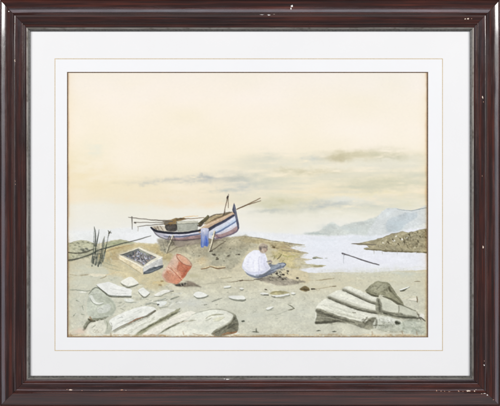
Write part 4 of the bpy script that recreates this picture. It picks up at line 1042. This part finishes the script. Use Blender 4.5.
    poly([(370, 288), (376, 283), (384, 283), (388, 286), (382, 291), (375, 293)], (174, 172, 146), .85, soft=2, warp=.6)
    dabs([(368, 290), (376, 283), (388, 284), (394, 292), (384, 295), (374, 295)], 40, [(112, 110, 88), (190, 186, 162), (96, 94, 76)], 3.6, 1.0, -.6, .6, .55, soft=.7)
    line([(367, 292.4), (373, 295.6), (378, 296.6)], [1.0, 2.2, 1.4], (76, 74, 58), .8, dry=.2)
    line([(389, 286.6), (389.6, 289.6), (391.6, 292)], [1.4, 2.0, 1.2], (84, 80, 62), .75)
    line([(383, 296.4), (390, 298.6), (397, 303), (404, 306.6)], [1.0, 1.8, 2.4, 1.6], (92, 90, 72), .85, dry=.1)
    line([(392, 292), (397, 297.6), (402, 303)], [.8, 1.2, .8], (112, 110, 88), .7)
    line([(402, 305), (408, 308), (416, 311)], [1.6, 1.6, .8], (104, 104, 86), .8, dry=.2)
    l4 = motif('painted_log', 'short pale log end resting beneath the pointed rock')
    poly([(380, 301), (383, 297.8), (390, 300.6), (397, 304.6), (399, 308), (398, 312), (390, 311), (382, 308.6)], (216, 216, 196), .95, soft=.7, warp=.3, var=.02, lab=l4)
    poly([(399, 305), (408, 308), (416, 312), (418, 317), (408, 317), (399, 313)], (206, 206, 186), .9, soft=1, warp=.4, lab=l4)
    line([(398.8, 306), (399, 309), (398.4, 313)], [.9, 1.0, .8], (130, 128, 108), .75)
    poly([(376, 300), (379.6, 298.6), (381.6, 303), (382.4, 309), (388, 311.4), (398, 312.6), (408, 315), (416, 316.6), (419, 318), (414, 319.6), (402, 318.6), (392, 317.4), (382, 315), (376.6, 312)], (134, 133, 114), .85, soft=1.6, warp=.5, var=.09)
    line([(378.4, 300), (379.4, 305), (379.8, 311)], [1.4, 2.0, 1.8], (82, 81, 66), .75, soft=.9, dry=.3)
    line([(381, 311.4), (388, 312.6), (398, 314.4)], [1.6, 2.0, 1.0], (92, 91, 76), .7, soft=1.0, dry=.3)
    line([(384, 313), (394, 315.6), (404, 317), (416, 317.8)], [1.8, 1.3, 1.6, 1.2], (66, 66, 54), .75, dry=.25)
    r2 = motif('painted_rock', 'speckled pale rock in the lower right corner')
    poly([(374, 322), (377, 317), (384, 315.8), (394, 318), (401, 320.4), (404, 325), (402, 330), (394, 331), (382, 329.6), (374, 328)], (219, 220, 203), .94, soft=1.6, warp=.5, var=.025, lab=r2)
    poly([(378, 325), (388, 323.4), (400, 326), (402, 330), (392, 331), (380, 329.6)], (186, 188, 168), .7, soft=2.4, warp=.6, var=.05)
    poly([(380, 318.6), (388, 317.4), (396, 320), (392, 322), (383, 322)], (234, 235, 222), .7, soft=2, warp=.5)
    dabs([(378, 318), (398, 320), (402, 327), (379, 327)], 50, [(150, 152, 134), (176, 178, 160), (236, 236, 224), (124, 126, 108)], 2.6, 1.1, .3, .9, .5, soft=1.0, dry=.4)
    dabs([(379, 319), (400, 321), (401, 327), (380, 327)], 22, [(104, 106, 90), (124, 124, 106)], 1.3, .8, .3, .9, .6, soft=.7)
    poly([(395.4, 322.4), (397.6, 321), (400.4, 321.6), (400.6, 324), (398.4, 325.4), (396, 324.6)], (96, 98, 82), .8, soft=1.6, warp=.5, var=.1)
    blob(398.2, 323.4, 1.2, 1.0, (62, 64, 52), .8)
    r3 = motif('painted_rock', 'grey green rock at the right end beneath the driftwood')
    poly([(399, 326), (402, 321.6), (408, 319.8), (418, 320), (427, 322), (431, 328), (428, 334), (414, 334.6), (404, 332)], (196, 200, 182), .9, soft=2.2, warp=.4, var=.035, lab=r3)
    dabs([(403, 322), (424, 323), (424, 332), (405, 331)], 26, [(160, 168, 150), (214, 216, 200), (146, 150, 132)], 5, 1.1, .1, .4, .5, soft=.9)
    line([(374, 325.6), (378, 325), (382, 325.4)], [1.4, 1.0, .5], (96, 96, 80), .75, dry=.2)
    line([(375.6, 318), (376.6, 322), (375.6, 327.6)], [1.2, 2.0, 1.4], (98, 96, 80), .7, soft=1.2, dry=.3)
    line([(378, 329.6), (386, 331), (396, 331.8), (404, 331.4)], [.8, 1.8, 1.6, 1.0], (150, 148, 126), .65, soft=1.4, dry=.4)
    line([(402.4, 321.6), (403.6, 326), (402.6, 330.6)], [.8, 1.8, 1.0], (146, 150, 130), .65, soft=1.4, dry=.3)
    line([(404, 320.8), (412, 320.2), (422, 321.6)], [.8, 1.6, .8], (140, 142, 122), .65, soft=1.2, dry=.4)
    line([(405, 326.6), (412, 328), (420, 326.6)], [.6, 1.4, .6], (170, 174, 154), .65, soft=1.2, dry=.3)
    # bits on the right-hand sand
    line([(418.4, 314), (419.6, 317), (421, 320)], [.8, 1.6, .8], (96, 92, 76), .8)
    poly([(420, 315.6), (423.6, 314), (424.6, 317.6), (421, 319.4)], (232, 230, 220), .9, soft=.6)
    line([(417.4, 318.8), (421, 318), (425, 320.8)], [1.6, 1.6, 1.0], (78, 76, 64), .8, dry=.15)
    stone('small white stone with a dark edge on the sand at far right', [(399, 289.6), (402, 288.6), (407, 286.8), (409.6, 286.4), (406, 288.8), (402, 290.4)], k=.7)
    line([(400.4, 291), (404, 290.2), (407, 288.6)], [1.0, 1.9, .6], (82, 82, 66), .85)
    line([(414.6, 281.6), (417.4, 281.3), (420, 281.6)], [.5, .9, .6], (130, 118, 92), .85)
    stone('small cream stone with a dark upright tick at far right', [(408, 299.4), (411, 298.4), (416, 297.8), (416.6, 300.8), (412, 300.6)], top=(234, 228, 208), k=.5)
    line([(416.8, 296.4), (417.2, 299), (417.2, 302)], [.6, 1.2, 1.0], (116, 100, 76), .85)
    line([(417, 311.6), (417.6, 314.6)], [.5, .8], (110, 104, 84), .8)
    # ochre foot of the sheet and toned paper margins
    for k in range(60):
        x = rng.uniform(68, 428)
        line([(x - rng.uniform(2, 9), 335 + rng.normal() * .5), (x + rng.uniform(2, 9), 335 + rng.normal() * .5)], [.5, rng.uniform(.8, 2.2), .5],
             [(226, 206, 166), (214, 188, 142), (236, 222, 190), (150, 116, 76)][rng.integers(4)], .55, soft=1, dry=.4)
    line([(66, 336.4), (150, 336.2), (250, 336.4), (350, 336.2), (430, 336.4)], 1.5, (164, 132, 92), .6, soft=1.2, dry=.4)
    for x, y in [(110.6, 334.6), (183, 333), (214, 335), (402, 332.6), (416.4, 333), (372, 333), (70.4, 334.4)]:
        line([(x, y - 1.4), (x + .6, y + 1.2)], [.7, 1.2], (150, 120, 86), .5, soft=1.0)
    # brown stain down the side edges, with the window's edge shadow painted into it
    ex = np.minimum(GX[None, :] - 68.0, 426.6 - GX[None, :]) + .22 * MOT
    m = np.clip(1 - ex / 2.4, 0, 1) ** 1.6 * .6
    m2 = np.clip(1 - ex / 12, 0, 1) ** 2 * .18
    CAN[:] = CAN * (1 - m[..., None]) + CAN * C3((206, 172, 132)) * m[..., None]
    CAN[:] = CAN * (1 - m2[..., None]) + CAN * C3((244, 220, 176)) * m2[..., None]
    # granulation of the pigment in the paper's tooth
    CAN[:] *= (1 + (.0018 + .0035 * (LAB > 0)) * (GRA + lattice(.55, .55, 77)))[..., None]
    np.clip(CAN, .02, .98, out=CAN)


# ------------------------------------------------------------------ wall
w = 2.2
wall = mesh_obj('wall', [(-w, 0, CZ - w), (w, 0, CZ - w), (w, 0, CZ + w), (-w, 0, CZ + w)], [(0, 1, 2, 3)], M_WALL)
wall['kind'] = 'structure'

# ------------------------------------------------------------------ the framed picture
pic = bpy.data.objects.new('framed_picture', None)
COL.objects.link(pic)
pic['label'] = 'dark mahogany frame with white mount around a beach and fishing boat watercolour'
pic['category'] = 'picture'

# moulding profile: distance in from the outer edge (units), height above the wall (mm)
PROF = [(0, 1.0), (0, 14.6), (.15, 15.5), (.45, 16.0), (1.0, 16.35), (1.6, 16.7), (1.9, 16.6), (2.15, 16.2), (2.4, 16.7), (2.8, 17.05), (4.0, 17.72), (5.4, 18.48), (6.6, 19.10), (7.1, 19.3),
        (8.0, 19.66), (9.2, 20.0), (10.4, 20.28), (11.4, 20.46), (12.6, 20.60), (14.0, 20.74), (14.3, 20.85), (14.6, 20.75), (14.8, 20.3), (15.0, 20.0), (15.3, 19.9), (15.7, 18.8), (16.4, 17.9),
        (17.6, 17.25), (18.8, 16.9), (20.0, 16.6), (21.4, 16.25), (22.2, 16.0), (22.7, 15.85), (22.9, 15.4), (23.3, 15.3), (23.6, 15.5), (24.0, 15.3), (24.5, 13.8), (25.4, 12.7), (26.4, 12.4), (27.3, 12.0)]
SLIP = [(27.3, 11.4), (27.5, 12.5), (28.0, 12.9), (28.6, 12.8), (29.0, 12.2), (29.2, 11.4)]
SIGHT = [(29.2, 11.3), (29.5, 11.1), (30.1, 10.5), (30.8, 9.5), (31.0, 8.3)]
UW = 31.0
A = P(30.6, 31.6, .008)
B = P(469.7, 375.6, .008)
A0 = P(-1.3, -1.3, .014)
B0 = P(501.3, 407.4, .014)


def ring(u, h):
    f = u / UW
    x0, z0 = A0[0] + (A[0] - A0[0]) * f, A0[2] + (A[2] - A0[2]) * f
    x1, z1 = B0[0] + (B[0] - B0[0]) * f, B0[2] + (B[2] - B0[2]) * f
    y = -h / 1000
    return [(x0, y, z0), (x1, y, z0), (x1, y, z1), (x0, y, z1)]


def prof_h(u):
    us = [p[0] + i * 1e-6 for i, p in enumerate(PROF)]
    return float(np.interp(u, us, [p[1] for p in PROF]))


def rail(name, prof, side, mats, back):
    """One mitred length: 0 top, 1 right, 2 bottom, 3 left."""
    v, f = [], []
    n = len(prof)
    seg, gap = 14, .00028      # a hairline opening at each mitre
    for (u, h) in prof + [(prof[-1][0], back), (prof[0][0], back)]:
        r = ring(u, h)
        a, b = np.array(r[side]), np.array(r[(side + 1) % 4])
        for k in range(seg + 1):
            tt = min(max(k / seg, gap), 1 - gap)
            v.append(tuple(a + (b - a) * tt))
    m = n + 2
    s1 = seg + 1
    for i in range(m):
        j = (i + 1) % m
        for k in range(seg):
            f.append((i * s1 + k, i * s1 + k + 1, j * s1 + k + 1, j * s1 + k))
    f.append([i * s1 for i in range(m)])
    f.append([i * s1 + seg for i in range(m)])
    return mesh_obj(name, v, f, mats[side % 2], pic, math.radians(24))


RAILS = [rail('frame_rail', PROF, s, M_WOOD, .6) for s in range(4)]
SLIPS = [rail('slip_rail', SLIP, s, M_SLIP, 8.1 - .05) for s in range(4)]
for s in range(4):
    rail('sight_edge', SIGHT, s, [M_SIGHT, M_SIGHT], 8.1 - .05)
for o, t in zip(RAILS, ['upper dark mahogany rail with white chip near the middle', 'right dark mahogany rail with glossy highlight at the top',
                        'lower dark mahogany rail with chips near the right corner', 'left dark mahogany rail with glossy highlight at the top']):
    o['label'] = t

# chips where the finish has flaked off, following the moulding's surface
rc = np.random.default_rng(5)


def chip(px, py, w_, h_, mat=None):
    d = [py + 1.3, 501.3 - px, 407.4 - py, px + 1.3]
    side = int(np.argmin(d))

    def surf(x, y, lift):
        hh = 19.0
        for _ in range(4):
            q = P(x, y, hh / 1000)
            fr = [(A0[2] - q[2]) / (A0[2] - A[2]), (B0[0] - q[0]) / (B0[0] - B[0]), (q[2] - B0[2]) / (B[2] - B0[2]), (q[0] - A0[0]) / (A[0] - A0[0])][side]
            hh = prof_h(np.clip(fr * UW, .3, 26))
        return P(x, y, (hh + lift) / 1000)
    n = 11
    top, low = [], []
    for k in range(n):
        t = 2 * math.pi * k / n
        r = rc.uniform(.45, 1.2)
        x, y = px + math.cos(t) * w_ / 2 * r, py + math.sin(t) * h_ / 2 * r
        top.append(surf(x, y, .07))
        low.append(surf(x, y, -.3))
    v = top + low + [surf(px, py, .10)]
    f = [(k, (k + 1) % n, 2 * n) for k in range(n)] + [(k, (k + 1) % n, n + (k + 1) % n, n + k) for k in range(n)]
    mesh_obj('chip', v, f, mat or M_CHIP, RAILS[side])


M_CHIPW = plain('white_gesso', (.86, .84, .80), .8, 1500, .08)
M_CHIPR = plain('raw_wood', (.42, .24, .17), .85, 1500, .35)
for a in [(291.6, 6.2, 2.6, 2.6, M_CHIPW), (291.0, 8.4, 1.3, 2.4, M_CHIPW), (262, 14.7, 4.2, .8, M_CHIPW), (269, 15.1, 4.2, 1.3, M_CHIPW), (274, 14.4, 2.2, .7), (465.2, 19, 1.6, 1.5), (468, 19, 2.2, 1.7), (471.6, 18.8, 1.1, .9, M_CHIPR),
          (8.9, 11.4, 1.5, 1.1, M_CHIPW), (14.8, 60.6, 1.5, 3.2), (15.0, 24, .9, 1.6, M_CHIPR), (15.2, 181, .8, 1.3, M_CHIPR), (15.4, 184.4, .9, 1.2, M_CHIPR),
          (70.6, 389.8, 4.0, 1.4), (67, 389.4, 1.4, .8, M_CHIPR), (121.6, 389.9, 3.4, 1.2, M_CHIPR), (126, 390.2, 1.2, .7), (82, 390.4, 1.5, .7, M_CHIPR), (100, 390.2, 2.0, .7, M_CHIPR),
          (468.2, 390.8, 4.2, 1.6), (474.6, 391, 1.6, 1.2), (476, 389.6, .9, 1.6), (463, 391.4, 1.2, .8, M_CHIPR), (458.6, 391, 1.8, 1.6, M_CHIPR), (441, 391, 1.6, 1.0, M_CHIPR), (436.6, 390.6, 1.2, 1.8, M_CHIPR), (444.6, 391.2, .9, 1.2, M_CHIPR), (449, 391.5, 2.4, .8, M_CHIPR),
          (484.8, 393.4, 2.6, .9, M_CHIPW), (487.4, 395, 1.8, 1.1, M_CHIPW), (481.6, 393.6, 1.8, .7), (493.6, 399.6, 1.6, .8, M_CHIPR), (484.2, 365, 1.5, 1.9, M_CHIPW), (484.4, 361, .7, 1.6, M_CHIPR), (483.2, 247, 1.8, 2.6), (482.6, 97.4, 1.5, 3.2), (483.4, 102, .8, 1.6, M_CHIPR), (482.2, 176, .7, 2.0, M_CHIPR)]:
    chip(*a)


def patch(px, py, w_, h_, u0):
    """A scuffed spot on the silver slip."""
    n = 8
    v = []
    for lift in (.06, -.3):
        for k in range(n):
            t = 2 * math.pi * k / n
            v.append(P(px + math.cos(t) * w_ / 2 * (1 + .25 * math.sin(5 * t + px)), py + math.sin(t) * h_ / 2, (12.95 + lift) / 1000))
    mesh_obj('chip', v, [tuple(range(n))] + [(k, (k + 1) % n, n + (k + 1) % n, n + k) for k in range(n)], M_CHIPW, SLIPS[u0])


patch(227.5, 379.2, 3.6, .9, 2)
patch(224.4, 378.8, 1.2, .7, 2)


# ------------------------------------------------------------------ mount with ruled line and bevelled window
def frame_sheet(name, a, b, h, mat, parent):
    """A flat rectangular ring between the rectangles a (outer) and b (inner)."""
    v = []
    for (x0, y0, x1, y1) in (a, b):
        v += [P(x0, y0, h), P(x1, y0, h), P(x1, y1, h), P(x0, y1, h)]
    return mesh_obj(name, v, [(k, (k + 1) % 4, 4 + (k + 1) % 4, 4 + k) for k in range(4)], mat, parent)


HM, HP = .0080, .0066
G0 = (54.55, 58.5, 442.95, 350.9)
G1 = (55.4, 59.35, 442.1, 350.05)
WIN = (67.0, 72.0, 428.2, 337.3)
WIN2 = (68.2, 73.0, 426.7, 336.5)
mat_o = frame_sheet('mount', (28.6, 29.6, 471.6, 377.6), G0, HM, M_MAT, pic)
mat_o['label'] = 'wide white mount board with a thin gold ruled line'
frame_sheet('gold_line', G0, G1, HM, M_GOLD, mat_o)
frame_sheet('inner_border', G1, WIN, HM, M_PANEL, mat_o)
c0 = [(WIN[0], WIN[1]), (WIN[2], WIN[1]), (WIN[2], WIN[3]), (WIN[0], WIN[3])]
c1 = [(WIN2[0], WIN2[1]), (WIN2[2], WIN2[1]), (WIN2[2], WIN2[3]), (WIN2[0], WIN2[3])]
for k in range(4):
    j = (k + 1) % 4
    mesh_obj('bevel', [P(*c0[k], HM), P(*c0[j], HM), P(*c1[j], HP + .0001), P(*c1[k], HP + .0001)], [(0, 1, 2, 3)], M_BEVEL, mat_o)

# ------------------------------------------------------------------ the painting: one thin sheet, its painted motifs as pieces of the paint surface
v = []
for h in (HP - .0004, HP - .0001):
    v += [P(PX0 - 2, PY0 - 2, h), P(PX1 + 2, PY0 - 2, h), P(PX1 + 2, PY1 + 2, h), P(PX0 - 2, PY1 + 2, h)]
sheet = mesh_obj('painting', v, [(0, 1, 2, 3), (4, 5, 6, 7)] + [(k, (k + 1) % 4, 4 + (k + 1) % 4, 4 + k) for k in range(4)], M_PAPER, pic)
sheet['label'] = 'watercolour of a beached boat, seated person, crate and barrel under a cream sky'

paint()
kk = S * (CD - HP) / (CD - H0)
VX = (GX - 250) * kk
VZ = CZ - (GY - 203) * kk
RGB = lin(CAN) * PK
cell = LAB[:-1, :-1]
for mid, (name, label) in enumerate(MOTIFS):
    jj, ii = np.nonzero(cell == mid)
    if len(jj) < 4:
        continue
    q = np.stack([jj * PNX + ii, (jj + 1) * PNX + ii, (jj + 1) * PNX + ii + 1, jj * PNX + ii + 1], 1)
    ids, inv = np.unique(q, return_inverse=True)
    inv = inv.reshape(-1)
    jv, iv = ids // PNX, ids % PNX
    co = np.stack([VX[iv], np.full(len(ids), -HP), VZ[jv]], 1)
    me = bpy.data.meshes.new(name)
    me.vertices.add(len(ids))
    me.vertices.foreach_set('co', co.astype(np.float32).ravel())
    me.loops.add(len(inv))
    me.loops.foreach_set('vertex_index', inv.astype(np.int32))
    me.polygons.add(len(jj))
    me.polygons.foreach_set('loop_start', np.arange(0, len(inv), 4, dtype=np.int32))
    me.update(calc_edges=True)
    at = me.attributes.new('pigment', 'FLOAT_COLOR', 'POINT')
    at.data.foreach_set('color', np.concatenate([RGB[jv, iv], np.ones((len(ids), 1))], 1).astype(np.float32).ravel())
    me.materials.append(M_PIG)
    o = bpy.data.objects.new(name, me)
    COL.objects.link(o)
    o.parent = sheet
    o['label'] = label
